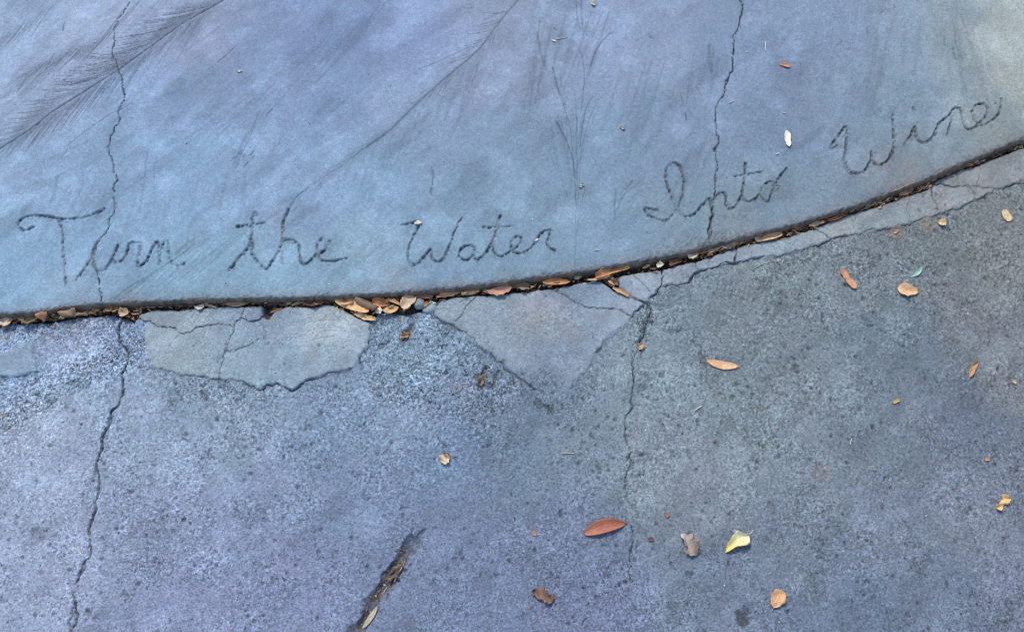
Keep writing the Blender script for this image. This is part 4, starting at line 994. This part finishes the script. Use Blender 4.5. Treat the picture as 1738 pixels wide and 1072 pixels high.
leaf('tiny orange fleck above the jagged orange scrap', (1671, 779), (1679, 779), 6, (230, 170, 100), bpow=.4, jag=.3, group=G_S)
leaf('beige oval leaf piece close to the right edge, under the mortar strip', (1702, 356), (1714, 376), 15, (226, 206, 164), (216, 190, 142), bpow=.4, cup=.2, jag=.1, group=G_S)
leaf('cream broken leaf piece just below the mortar strip at the right', (1591, 376), (1606, 380), 12, (228, 206, 160), (224, 198, 150), bpow=.4, jag=.35, group=G_S)
leaf('pale cream torn leaf piece alone in the middle of the rough slab', (747, 783), (763, 776), 17, (236, 214, 190), (226, 200, 174), bpow=.4, jag=.4, cup=.4, group=G_S)
leaf('small brown scrap just above the pale cream torn piece', (753, 770), (762, 771), 7, (150, 116, 92), bpow=.5, jag=.3, cup=.5, group=G_S)
leaf('small reddish fleck left of the large reddish leaf', (902, 902), (910, 908), 6, (196, 140, 130), bpow=.5, jag=.2, group=G_S)
leaf('reddish sliver right of the right-hand crack above the grey-brown leaf', (1128, 870), (1135, 877), 6, (180, 120, 110), bpow=.5, jag=.2, group=G_S)
leaf('dark maroon fleck right of the large reddish leaf', (1100, 915), (1109, 915), 6, (120, 86, 90), bpow=.5, jag=.2, group=G_S)
leaf('small tan scrap wedged in the crack below the mortar strip', (1084, 594), (1090, 583), 8, (232, 190, 140), (214, 164, 110), bpow=.5, jag=.4, cup=.5, lift=.001, group=G_S)
leaf('orange leaf scraps in the hollow of the broken concrete', (681, 573), (696, 562), 9, (220, 160, 104), (150, 110, 84), bpow=.4, jag=.7, cup=.5, lift=.0005, group=G_S)
leaf('brown crumbled leaf remnant in the small pit left of the triangle patch', (819, 634), (817, 655), 8, (122, 100, 90), (150, 132, 122), bpow=.4, jag=.6, cup=.8, lift=.0, group=G_S)
leaf('pale grey-green leaf strip in the gouge at the bottom edge', (641, 1028), (615, 1066), 8, (196, 192, 172), (186, 180, 158), bpow=.6, cup=.3, jag=.08, bend=.05, lift=.001, group=G_S)
leaf('flat brown leaf piece in the upper part of the gouge', (682, 955), (660, 988), 13, (112, 92, 80), (104, 92, 88), bpow=.35, cup=.5, jag=.6, tilt=.2, lift=-.002, group=G_S)
leaf('beige scrap on the right below the waisted leaf', (1718, 647), (1725, 650), 6, (226, 196, 160), bpow=.5, jag=.3, group=G_S)
leaf('brown sliver caught on the lower edge of the mortar strip', (1516, 397), (1526, 390), 6, (226, 190, 150), (180, 120, 90), bpow=.5, jag=.3, group=G_S)
# on the upper pavement
leaf('small glossy reddish leaf on the smooth slab above the white one', (1321, 109), (1342, 113), 9, (214, 136, 110), (226, 150, 120), level=0, a=1.5, bpow=.6, cup=.5, arch=.06, group=G_U)
leaf('bright white notched leaf piece on the smooth slab', (1335, 222), (1339, 250), 12, (252, 250, 240), (250, 246, 236), level=0, bpow=.55, cup=.15, jag=.22, group=G_U)
leaf('cream petal scrap at the top edge of the picture', (1003, 6), (1011, 9), 8, (232, 216, 196), (200, 176, 156), level=0, bpow=.4, jag=.2, cup=.5, group=G_U)
leaf('brown husk scrap in the middle of the smooth slab', (1051, 216), (1060, 220), 5, (200, 176, 170), (176, 146, 140), level=0, bpow=.4, jag=.5, cup=.6, group=G_U)
leaf('cream fleck under the feathered crease at the left', (403, 123), (411, 120), 4, (236, 222, 206), level=0, bpow=.5, jag=.4, group=G_U)
leaf('white fleck at the top of the capital W of Water', (703, 380), (716, 378), 6, (244, 240, 230), level=0, bpow=.5, jag=.3, lift=.0006, group=G_U)
leaf('white fleck on the letter e of Water', (908, 409), (914, 406), 4, (244, 240, 232), level=0, bpow=.5, jag=.3, lift=.0006, group=G_U)
leaf('pale green lichen fleck above the word Into', (982, 318), (991, 313), 7, (190, 200, 180), (170, 190, 180), level=0, bpow=.4, jag=.5, group=G_U)
leaf('cream curl beside a pale straw on the smooth slab', (936, 68), (944, 71), 4, (240, 232, 224), level=0, bpow=.5, cup=.8, group=G_U)

# in the joint
def jl(label, A, B, W, c1, c2=None, **kw):
    kw.setdefault('fixed_z', -0.0142); kw.setdefault('cup', .3); kw.setdefault('bpow', .7); kw.setdefault('jag', .18)
    kw['bend'] = kw.get('bend', 0) + (((A[0] * 7) % 11) - 5) * .012
    return leaf(label, A, B, W * 1.12, c1, c2, level=JT, group=G_J, **kw)
jl('pale beige curled leaf at the far left end of the joint', (-6, 541), (20, 545), 15, (226, 212, 198), (212, 194, 176), jag=.25)
jl('orange leaf tip at the left border of the picture', (-20, 533), (4, 535), 9, (222, 150, 110), tilt=.3)
jl('small cream cupped leaf below the leftmost beige one', (2, 554), (15, 549), 9, (214, 190, 160), (130, 100, 80), jag=.3, fixed_z=-.018)
jl('beige folded leaf left of the mottled brown one', (20, 543), (34, 534), 12, (212, 190, 168), (196, 176, 160), jag=.2, twist=.8)
jl('mottled olive-brown leaf left of the reddish cup', (36, 543), (64, 536), 17, (126, 104, 66), (170, 130, 96), jag=.2, tilt=.3)
jl('reddish tan cupped leaf right of the mottled one', (64, 537), (84, 534), 15, (204, 140, 108), (190, 120, 94), cup=-.9, bpow=.5, fixed_z=-.014)
jl('dark brown sliver behind the reddish cup', (82, 533), (104, 538), 7, (110, 76, 58), (90, 62, 50))
jl('rolled light brown leaf with a torn pale edge under the T', (101, 534), (131, 526), 18, (186, 150, 120), (160, 120, 92), cup=-.8, jag=.25, fixed_z=-.013)
jl('cream ragged leaf rim under the rolled light brown leaf', (100, 540), (128, 534), 6, (236, 220, 192), jag=.5, fixed_z=-.015)
jl('rusty brown leaf right of the rolled one', (128, 530), (157, 522), 10, (158, 98, 66), (140, 84, 58), tilt=.3)
jl('bright orange leaf where the left crack meets the joint', (156, 526), (176, 519), 9, (228, 142, 70), (204, 116, 60), tilt=.4)
jl('tan looped leaf right of the bright orange one', (176, 528), (200, 519), 12, (206, 168, 112), (180, 136, 84), cup=.9, jag=.3, twist=1.2)
jl('beige round curled leaf at the corner beside the left mortar patch', (202, 534), (218, 528), 14, (216, 190, 164), (186, 152, 124), bpow=.4, cup=.7, fixed_z=-.014)
jl('thin tan curl behind the round beige leaf', (184, 519), (210, 523), 8, (190, 150, 104), (222, 186, 140), cup=.9, twist=1.5)
jl('dry yellowish curl on the edge above the left patch', (296, 519), (318, 515), 7, (156, 128, 86), (110, 84, 60), jag=.4, cup=.7)
jl('white chip of leaf on the edge of the left patch', (330, 521), (347, 519), 8, (226, 230, 232), (214, 214, 210), jag=.4)
jl('thin pale leaf edge right of the white chip', (347, 518), (368, 522), 4, (216, 196, 170))
jl('long slim tan leaf below the gap between Turn and the', (382, 516), (425, 512), 9, (214, 184, 144), (196, 164, 126), bpow=.7, jag=.04)
jl('dark rotten leaf jammed in the notch of the left patch', (452, 536), (482, 520), 13, (78, 60, 46), (112, 88, 66), jag=.3, cup=.7, fixed_z=-.024)
jl('brown sliver sticking out of the notch', (458, 529), (480, 522), 5, (150, 116, 84), fixed_z=-.018, twist=1)
jl('pale tan sliver right of the notch', (496, 518), (515, 511), 5, (214, 190, 160), twist=.8)
jl('dark brown glossy oval leaf with a pale rim under the word the', (519, 516), (552, 509), 15, (96, 72, 60), (150, 96, 66), bpow=.6, cup=.5, fixed_z=-.015)
jl('orange-brown broken leaf behind the large golden one', (574, 512), (606, 505), 15, (206, 144, 100), (180, 116, 78), jag=.25, fixed_z=-.017, cup=.6)
jl('grey-brown rolled leaf lying across the large golden one', (604, 508), (640, 526), 13, (150, 122, 104), (118, 94, 82), cup=-.9, bpow=.5, fixed_z=-.0125)
jl('large golden tan leaf, the biggest in the joint', (568, 510), (627, 530), 19, (244, 198, 140), (240, 186, 122), a=.95, bpow=.6, cup=.15, fixed_z=-.0125, jag=.05, bend=.03)
jl('pale tan leaf tip poking from under the large golden one', (602, 531), (638, 541), 9, (234, 196, 148), (222, 178, 130), fixed_z=-.0165)
jl('orange leaf with dark heart right of the golden one', (631, 513), (662, 516), 15, (224, 154, 84), (176, 104, 56), fixed_z=-.015, tilt=.2)
jl('small gold pointed leaf above the broken concrete', (649, 527), (677, 522), 12, (240, 196, 136), (226, 166, 96), fixed_z=-.014, jag=.05)
jl('white scrap at the tip of the grey-brown rolled leaf', (638, 530), (648, 524), 9, (238, 232, 224), bpow=.4, jag=.4, fixed_z=-.013)
jl('thin orange leaf behind the small gold one', (655, 509), (682, 518), 6, (236, 190, 140), (210, 140, 84), twist=.6, fixed_z=-.0125)
jl('large beige shell-shaped leaf left of the round stone', (683, 524), (702, 502), 20, (222, 198, 174), (206, 176, 148), a=.9, bpow=.45, cup=.5, fixed_z=-.013, jag=.12)
jl('thin reddish leaf behind the round stone', (704, 501), (735, 503), 7, (196, 140, 120), (178, 116, 96), fixed_z=-.014)
jl('small orange scrap squeezed right of the round stone', (719, 520), (727, 512), 7, (214, 146, 90), jag=.4, fixed_z=-.015)
jl('long tan leaf with a pale keel under the W of Water', (741, 505), (782, 495), 10, (214, 156, 104), (226, 196, 160), cup=.8, twist=.6, fixed_z=-.014)
jl('rolled tan leaf tapering right, under the a of Water', (783, 498), (813, 492), 10, (206, 164, 116), (190, 146, 100), cup=-.8, bpow=.45, fixed_z=-.0145)
jl('pinkish brown pointed leaf under the t of Water', (825, 496), (868, 487), 15, (222, 164, 138), (198, 134, 112), bpow=.65, cup=.25, fixed_z=-.0125, tilt=.1)
jl('crumpled taupe leaf right of the pinkish one', (867, 487), (898, 486), 13, (170, 142, 124), (146, 120, 104), cup=.8, jag=.3, twist=.7, fixed_z=-.0145)
jl('orange-brown pointed leaf lying alone on the edge of the triangle patch', (921, 480), (968, 479), 12, (222, 158, 98), (206, 136, 78), cup=.4, fixed_z=-.0125, bend=.05)
jl('cream scrap above the corner of the triangle patch', (974, 473), (987, 469), 6, (214, 196, 172), jag=.4)
jl('cream split stem under the long orange leaf', (996, 476), (1036, 469), 5, (232, 212, 180), (220, 190, 150), cup=.8, bend=-.08, fixed_z=-.0125)
jl('long reddish orange leaf with a yellow back at the middle of the joint', (1010, 470), (1068, 454), 14, (206, 124, 80), (232, 170, 96), bpow=.7, cup=.5, fixed_z=-.011, tilt=.3)
jl('shadowy brown crushed leaf under the long reddish orange one', (1024, 474), (1050, 480), 14, (128, 92, 72), (150, 112, 88), jag=.3, cup=.7, fixed_z=-.019)
jl('slim tan leaf in the crack between triangle patch and strip', (1040, 488), (1068, 502), 8, (222, 176, 132), (196, 146, 106), cup=.5, fixed_z=-.0155)
jl('white scrap above the first strip pieces', (1114, 452), (1127, 448), 8, (238, 234, 224), jag=.5, fixed_z=-.0135)
jl('yellow-green fleck between the white scrap and the long orange leaf', (1090, 455), (1100, 452), 5, (210, 180, 90), jag=.3)
jl('dark rusty leaf left of the cream cup', (1136, 449), (1158, 442), 9, (150, 92, 64), (116, 72, 52), cup=.6)
jl('cream cup-shaped leaf beneath the word Into', (1168, 438), (1182, 428), 14, (234, 220, 190), (226, 210, 176), bpow=.4, cup=.4, jag=.2, fixed_z=-.0125)
jl('rusty stem sliver right of the cream cup', (1184, 431), (1203, 426), 5, (196, 134, 100), twist=.8, fixed_z=-.0135)
jl('broad pale tan leaf leading to the small round stone', (1202, 430), (1229, 411), 13, (230, 190, 152), (216, 172, 134), fixed_z=-.0125, jag=.08)
jl('curled tan leaf right of the small round stone', (1238, 423), (1252, 412), 8, (206, 156, 112), (228, 186, 146), cup=.9, twist=.9, fixed_z=-.0135, jag=.3)
jl('long beige leaf lying flat against the riser under the o of Into', (1281, 407), (1327, 397), 10, (230, 192, 154), (214, 172, 134), fixed_z=-.0135, jag=.12)
jl('small orange scrap midway between the two beige leaves', (1344, 391), (1360, 384), 7, (214, 140, 90), (190, 118, 76), jag=.4)
jl('whitish leaf tip at the end of a strip piece', (1374, 383), (1394, 377), 7, (226, 206, 184), (212, 188, 160), jag=.2, fixed_z=-.0135)
jl('rusty thin leaf under the W of Wine', (1405, 375), (1438, 361), 6, (196, 128, 84), (166, 104, 68), cup=.7, jag=.2)
jl('glowing yellow-orange curled leaf under the W of Wine', (1473, 347), (1500, 336), 8, (236, 176, 84), (220, 150, 70), cup=.8, fixed_z=-.012, bend=.08)
jl('cream curl just below the yellow-orange leaf', (1470, 350), (1486, 344), 5, (236, 222, 186), twist=1.2, fixed_z=-.014)
jl('flat tan leaf against the strip right of the yellow curl', (1526, 331), (1550, 319), 8, (222, 164, 126), (206, 146, 108), fixed_z=-.0145)
jl('long brown leaf packed along the riser under the i of Wine', (1503, 336), (1545, 315), 6, (166, 104, 70), (140, 86, 58), cup=.6)
jl('reddish long leaf packed deep under the ne of Wine', (1553, 312), (1594, 293), 7, (182, 108, 74), (150, 84, 58), cup=.6)
jl('tan needle-like leaf over the reddish long leaf', (1560, 305), (1588, 292), 3, (226, 180, 130), twist=.5, fixed_z=-.011)
jl('rusty cluster leaf at the bend of the joint', (1602, 283), (1634, 275), 11, (190, 108, 74), (160, 90, 62), jag=.4, cup=.7, fixed_z=-.0125)
jl('pale orange curl in front of the rusty cluster', (1620, 287), (1650, 281), 6, (230, 176, 136), (200, 130, 94), cup=.9, twist=.9, fixed_z=-.012)
jl('dark brown leaf edge near the right end of the joint', (1655, 272), (1690, 256), 7, (130, 84, 60), (96, 66, 50), cup=.6)
jl('thin straw-brown leaf at the right border of the picture', (1690, 258), (1730, 240), 5, (150, 108, 82), (110, 80, 62), cup=.6)

# stones and a concrete chip in the joint
m_, nt, b = newmat('stone')
at = N(nt, 'ShaderNodeAttribute', attribute_name='tint'); tc = N(nt, 'ShaderNodeTexCoord')
n_ = N(nt, 'ShaderNodeTexNoise', Scale=380.0, Detail=4.0); nt.links.new(tc.outputs['Object'], n_.inputs['Vector'])
vm = N(nt, 'ShaderNodeVectorMath', operation='SCALE'); nt.links.new(at.outputs['Color'], vm.inputs[0]); nt.links.new(math_n(nt, 'ADD', .35, math_n(nt, 'MULTIPLY', n_.outputs['Fac'], 1.3)), vm.inputs['Scale'])
nt.links.new(vm.outputs[0], b.inputs['Base Color']); b.inputs['Roughness'].default_value = .8
bp = N(nt, 'ShaderNodeBump', Strength=.6, Distance=.0006); nt.links.new(n_.outputs['Fac'], bp.inputs['Height']); nt.links.new(bp.outputs[0], b.inputs['Normal'])
M_STONE = m_
import bmesh
def ico(sub):
    bm = bmesh.new(); bmesh.ops.create_icosphere(bm, subdivisions=sub, radius=1.0)
    v = np.array([x.co[:] for x in bm.verts]); f = [tuple(w.index for w in x.verts) for x in bm.faces]; bm.free()
    return v, f
IV3, IF3 = ico(3); IV1, IF1 = ico(1)
def stone(name, label, px_, py_, rx, ry, rz, col, z, ang_=0, rough_=.12, seed=0):
    r = np.random.RandomState(seed); v = IV3.copy()
    for k in range(7):
        dd = r.normal(size=3); dd /= np.linalg.norm(dd); ph_ = r.uniform(0, 6)
        v = v * (1 + rough_ * .35 * np.sin(2.6 * (v @ dd) + ph_)[:, None])
    for k in range(5):
        dd = r.normal(size=3); dd /= np.linalg.norm(dd); h = v @ dd; lim = .82
        v = v - np.clip(h - lim, 0, 1)[:, None] * dd * .8
    v = v * np.array([rx, ry, rz]) * PX
    ca, sa = math.cos(ang_), math.sin(ang_)
    v = np.stack([v[:, 0] * ca - v[:, 1] * sa, v[:, 0] * sa + v[:, 1] * ca, v[:, 2]], 1)
    q_ = P([(px_, py_)], z)[0]
    o = mesh_obj(name, v, IF3, albedo(col), M_STONE); o.location = (q_[0], q_[1], z)
    o['label'] = label; o['category'] = 'stone' if name == 'stone' else 'chip'
    return o
stone('stone', 'round blue-grey stone beside the beige shell-shaped leaf', 711, 516, 10, 10, 9, (134, 158, 180), -.016, seed=1)
stone('stone', 'small round blue stone wedged under the word Into', 1234, 417, 7.5, 6.5, 6, (104, 138, 178), -.014, seed=2)
stone('concrete_chip', 'smooth pale blue concrete lump right of the round stone', 731, 523, 13, 11, 7, (150, 182, 212), -.020, .3, seed=3)
stone('concrete_chip', 'tiny white chip of concrete at the foot of the right crack', 1207, 411, 3.5, 3, 3, (200, 212, 226), -.004, seed=4)

# straws and needles
def straw(label, pts, rad, col, level, name='straw'):
    p = P(pts, level); c0 = p.mean(0)
    z = [ground(*q_) for q_ in p]
    zb = max(z) if level > JT + 1e-6 or level == ZL else level
    vs, fs = tube([(q_[0] - c0[0], q_[1] - c0[1], (.0005 * math.sin(i * 1.3))) for i, q_ in enumerate(fractal(p, .04, 2, rng))], rad * PX, 6)
    o = mesh_obj(name, vs, fs, albedo(col), M_LEAF, [(0, 0)] * len(vs)); o.location = (c0[0], c0[1], zb + rad * PX + .0005)
    o['label'] = label; o['category'] = 'straw'
for lb, pts, rad, col, lev in [
    ('short white straw lying below the peach-tan leaf', [(1179, 697), (1191, 689)], 1.1, (226, 218, 206), ZL),
    ('thin horizontal straw in the middle of the rough slab', [(953, 769), (976, 770)], .8, (196, 196, 188), ZL),
    ('pale straw left of the long crack at the lower left', [(126, 929), (134, 936), (143, 945)], .8, (206, 206, 206), ZL),
    ('white pine needle near the top on the smooth slab', [(1299, 72), (1299, 88)], .8, (206, 212, 224), 0),
    ('pale straw beside the cream curl on the smooth slab', [(944, 67), (955, 65), (963, 64)], .6, (206, 204, 210), 0),
    ('short white straw right of the right-hand crack on the smooth slab', [(1236, 175), (1246, 171)], .7, (220, 222, 230), 0),
    ('short white curved fibre above the white leaf piece', [(1328, 191), (1335, 193)], .8, (226, 230, 236), 0),
    ('small white grain of straw left of the white leaf piece', [(1317, 262), (1322, 260)], 1.1, (232, 234, 236), 0),
    ('orange twig lying along the gouge', [(685, 957), (677, 972), (669, 987)], .9, (206, 160, 116), ZL),
    ('pale fibre crossing the gouge', [(657, 996), (653, 1001), (651, 1006)], .6, (190, 186, 176), ZL),
    ('pale straw right of the gouge', [(686, 977), (696, 984)], .6, (176, 166, 176), ZL),
    ('long pale straw under the strip at the right', [(1276, 459), (1298, 447)], .7, (160, 176, 184), ZL),
    ('white vertical fibre above the twisted leaf region at right', [(1445, 744), (1443, 754)], .7, (220, 224, 226), ZL),
    ('short white curl above the joint left of Into', [(1009, 424), (1018, 425)], .8, (222, 224, 220), 0),
    ('tan twig bridging the joint left of the dark oval leaf', [(483, 511), (500, 516), (512, 513)], .6, (176, 150, 116), JT),
    ('thin brown twig sticking up from the notch', [(470, 505), (486, 514), (497, 519)], .5, (150, 124, 96), JT),
    ('thin orange stem packed under the i of Wine', [(1508, 331), (1530, 322), (1550, 314)], .7, (206, 150, 100), JT + .003),
    ('dark curved stem at the right end of the joint', [(1690, 262), (1710, 253), (1730, 246)], .8, (90, 62, 46), JT),
]:
    straw(lb, pts, rad, col, lev)

# ------------------------------------------------------------------ loose stuff nobody could count
def bits(name, label, cat, items, mat):
    vs, fs, ti = [], [], []
    for v, f, c in items:
        o_ = len(vs); vs += [tuple(x) for x in v]; fs += [tuple(i + o_ for i in x) for x in f]; ti += [c] * len(v)
    o = mesh_obj(name, vs, fs, np.array(ti), mat, [(0, 0.3)] * len(vs))
    o['label'] = label; o['category'] = cat; o['kind'] = 'stuff'
    return o
r = np.random.RandomState(21)
items = []
pal = [(206, 150, 104), (170, 108, 72), (120, 82, 60), (88, 64, 50), (226, 190, 150), (150, 120, 90), (70, 56, 48), (186, 122, 80), (60, 50, 44)]
dens = lambda px_: .5 + 1.3 * (px_ < 240) + .35 * (440 < px_ < 760) + .7 * (px_ > 1180) + .4 * (1340 < px_ < 1660)
cnt = 0
while cnt < 2600:
    px_ = r.uniform(-60, 1800)
    if r.uniform() > dens(px_) / 1.9: continue
    x = world_xy(px_, 500, ZL)[0]
    yj = float(joint_y(x)); ylx = float(np.interp(x, lp[:, 0], lp[:, 1]))
    if yj - ylx < .0015: ylx = yj - .0015
    y = ylx + (yj - ylx) * r.uniform(.02, .98)
    z = -0.0225 + .0095 * r.uniform() ** 1.2
    L = r.uniform(.0015, .0065) * (1.5 if r.uniform() < .2 else 1); W_ = L * r.uniform(.12, .55)
    th_ = r.uniform(0, 6.28) if yj - ylx > .01 else math.atan2(joint_y(x + .01) - yj, .01) + r.uniform(-.4, .4)
    u = np.array([math.cos(th_), math.sin(th_), r.uniform(-.4, .4)]); w = np.array([-math.sin(th_), math.cos(th_), r.uniform(-.7, .7)])
    c0 = np.array([float(x), y, z]); bow = np.array([0, 0, r.uniform(-.3, .5) * W_])
    v = [c0 - u * L / 2, c0 - u * L * .15 - w * W_ / 2 , c0 - u * L * .15 + bow, c0 - u * L * .1 + w * W_ * r.uniform(.3, .6), c0 + u * L * .25 - w * W_ * .4, c0 + u * L * .25 + bow, c0 + u * L * .2 + w * W_ * .4, c0 + u * L / 2]
    f = [(0, 1, 2), (0, 2, 3), (1, 4, 5, 2), (2, 5, 6, 3), (4, 7, 5), (5, 7, 6)]
    items.append((v, f, albedo(pal[int(r.uniform() ** 1.2 * len(pal)) % len(pal)]) * r.uniform(.6, 1.1))); cnt += 1
pal2 = [(206, 168, 130), (186, 142, 104), (160, 118, 86), (226, 200, 168), (136, 104, 80), (110, 84, 68), (196, 150, 108), (176, 158, 140), (90, 70, 58)]
cnt = 0
while cnt < 430:
    px_ = r.uniform(-60, 1790)
    if r.uniform() > dens(px_) / 1.9: continue
    x = float(world_xy(px_, 500, ZL)[0]); yj = float(joint_y(x)); ylx = float(np.interp(x, lp[:, 0], lp[:, 1]))
    if yj - ylx < .002: ylx = yj - .002
    spill = r.uniform() < .22
    y = ylx - r.uniform(0, .006) if spill else ylx + (yj - ylx) * r.uniform(.05, .95)
    z = (ground(x, y) + .0008) if spill else -0.0158 + .0045 * r.uniform()
    L = r.uniform(.004, .011) * (.6 if spill else 1) * (.7 if yj - ylx < .005 else 1); W_ = L * r.uniform(.15, .5)
    sl = math.atan2(float(joint_y(x + .01)) - yj, .01)
    th_ = sl + r.normal(0, .55 if yj - ylx > .006 else .15) + (math.pi if r.uniform() < .5 else 0)
    u = np.array([math.cos(th_), math.sin(th_), r.uniform(-.25, .25)]); w = np.array([-math.sin(th_), math.cos(th_), r.uniform(-.6, .6)])
    c0 = np.array([x, y, z]); nx = 6; v = []; f = []
    cup_ = r.uniform(-.5, .7) * W_; br = r.uniform(-.3, .3) * L
    for i in range(nx + 1):
        t = i / nx; hw = W_ * .5 * (math.sin(math.pi * (.1 + .8 * t)) ** .6) * r.uniform(.7, 1.15)
        for k in (-1, 0, 1):
            v.append(c0 + u * L * (t - .5) + w * (k * hw + br * t * (1 - t)) + np.array([0, 0, cup_ * k * k + .15 * L * math.sin(math.pi * t) * (cup_ > 0)]))
    for i in range(nx):
        for k in (0, 1):
            f.append((i * 3 + k, i * 3 + 3 + k, i * 3 + 4 + k, i * 3 + 1 + k))
    items.append((v, f, albedo(pal2[r.randint(len(pal2))]) * r.uniform(.75, 1.25))); cnt += 1
# debris in the gouge
for i in range(170):
    t = r.uniform(10, len(gouge) - 2); k = int(t); g0 = gouge[k] * (1 - t + k) + gouge[k + 1] * (t - k)
    x, y = g0 + r.uniform(-9, 9, 2) * PX
    L = r.uniform(.001, .005); W_ = L * r.uniform(.12, .5); th_ = r.uniform(0, 6.28)
    u = np.array([math.cos(th_), math.sin(th_), r.uniform(-.3, .3)]); w = np.array([-math.sin(th_), math.cos(th_), r.uniform(-.5, .5)])
    c0 = np.array([x, y, ZL - .0035 + r.uniform(0, .003)])
    items.append(([c0 - u * L / 2, c0 - w * W_ / 2, c0 + w * W_ / 2, c0 + u * L / 2], [(0, 1, 2), (1, 3, 2)], albedo(pal[r.randint(len(pal))]) * .8))
bits('leaf_litter', 'crumbled leaf litter and fibres filling the joint and the gouge', 'leaf litter', items, M_LEAF)

# exposed aggregate in the broken zones
items = []; r = np.random.RandomState(33)
def in_px(poly, a_, b_):
    return bool(inside(np.array(poly, float), np.array([a_]), np.array([b_]))[0])
boxes = [(R1, 560, (610, 885, 522, 712)), (R2, 420, (-60, 252, 560, 760)), (R3, 90, (-60, 85, 545, 600)), (R4, 230, (85, 252, 528, 620)), (R5, 60, (1076, 1112, 515, 600))]
for poly, n, (x0, x1, y0, y1) in boxes:
    k = 0
    while k < n:
        a_, b_ = r.uniform(x0, x1), r.uniform(y0, y1)
        if not in_px(poly, a_, b_): k += .15; continue
        k += 1
        q_ = P([(a_, b_)], ZL)[0]
        c = int(np.searchsorted(AX, q_[0])); rw = int(np.searchsorted(Y[:, c], q_[1]))
        if patch_of[rw, c] >= 0 or GAP[rw, c] or UP[rw, c]: continue
        zc = Z[rw, c]; rad = PX * (1.1 + 2.4 * r.uniform() ** 2.5)
        v = IV1 * (1 + r.uniform(-.22, .22, (len(IV1), 1))) * np.array([rad * r.uniform(.8, 1.5), rad * r.uniform(.7, 1.1), rad * .75])
        a2 = r.uniform(0, 6.28); ca, sa = math.cos(a2), math.sin(a2)
        v = np.stack([v[:, 0] * ca - v[:, 1] * sa, v[:, 0] * sa + v[:, 1] * ca, v[:, 2]], 1) + np.array([q_[0], q_[1], zc - rad * .15])
        base = ALB[rw, c]; u_ = r.uniform()
        tn = base * r.uniform(.78, 1.15) if u_ < .85 else (np.array([.42, .44, .44]) if u_ < .91 else np.array([.30, .2, .15]) * r.uniform(.7, 1.2) if u_ < .96 else base * .35)
        items.append((v, IF1, tn))
bits('aggregate', 'small sand-coloured stones bared where the concrete has crumbled', 'gravel', items, M_STONE)

# grit and white grains on both pavements
items = []
for i in range(620):
    up = r.uniform() < .45
    a_, b_ = r.uniform(-40, 1780), r.uniform(-30, 1100)
    x, y = [float(t_) for t_ in world_xy(a_, b_, 0 if up else ZL)]
    dj = y - float(joint_y(x))
    if up and dj < .012: continue
    if not up and dj > -.03: continue
    c = int(np.searchsorted(AX, x)); rw = int(np.searchsorted(Y[:, c], y)); zc = Z[rw, c]
    rad = PX * (.45 + 1.0 * r.uniform() ** 4)
    v = IV1 * (1 + r.uniform(-.25, .25, (len(IV1), 1))) * np.array([rad * r.uniform(.8, 2.2), rad, rad * .7]) 
    a2 = r.uniform(0, 6.28); ca, sa = math.cos(a2), math.sin(a2)
    v = np.stack([v[:, 0] * ca - v[:, 1] * sa, v[:, 0] * sa + v[:, 1] * ca, v[:, 2]], 1) + np.array([x, y, zc + rad * .3])
    u_ = r.uniform()
    items.append((v, IF1, np.array([.55, .56, .55]) * r.uniform(.7, 1.3) if u_ < .6 else (np.array([.36, .24, .16]) if u_ < .72 else np.array([.06, .06, .065]))))
bits('grit', 'scattered pale and dark grit grains on both pavements', 'grit', items, M_STONE)
print('grid', R, C)
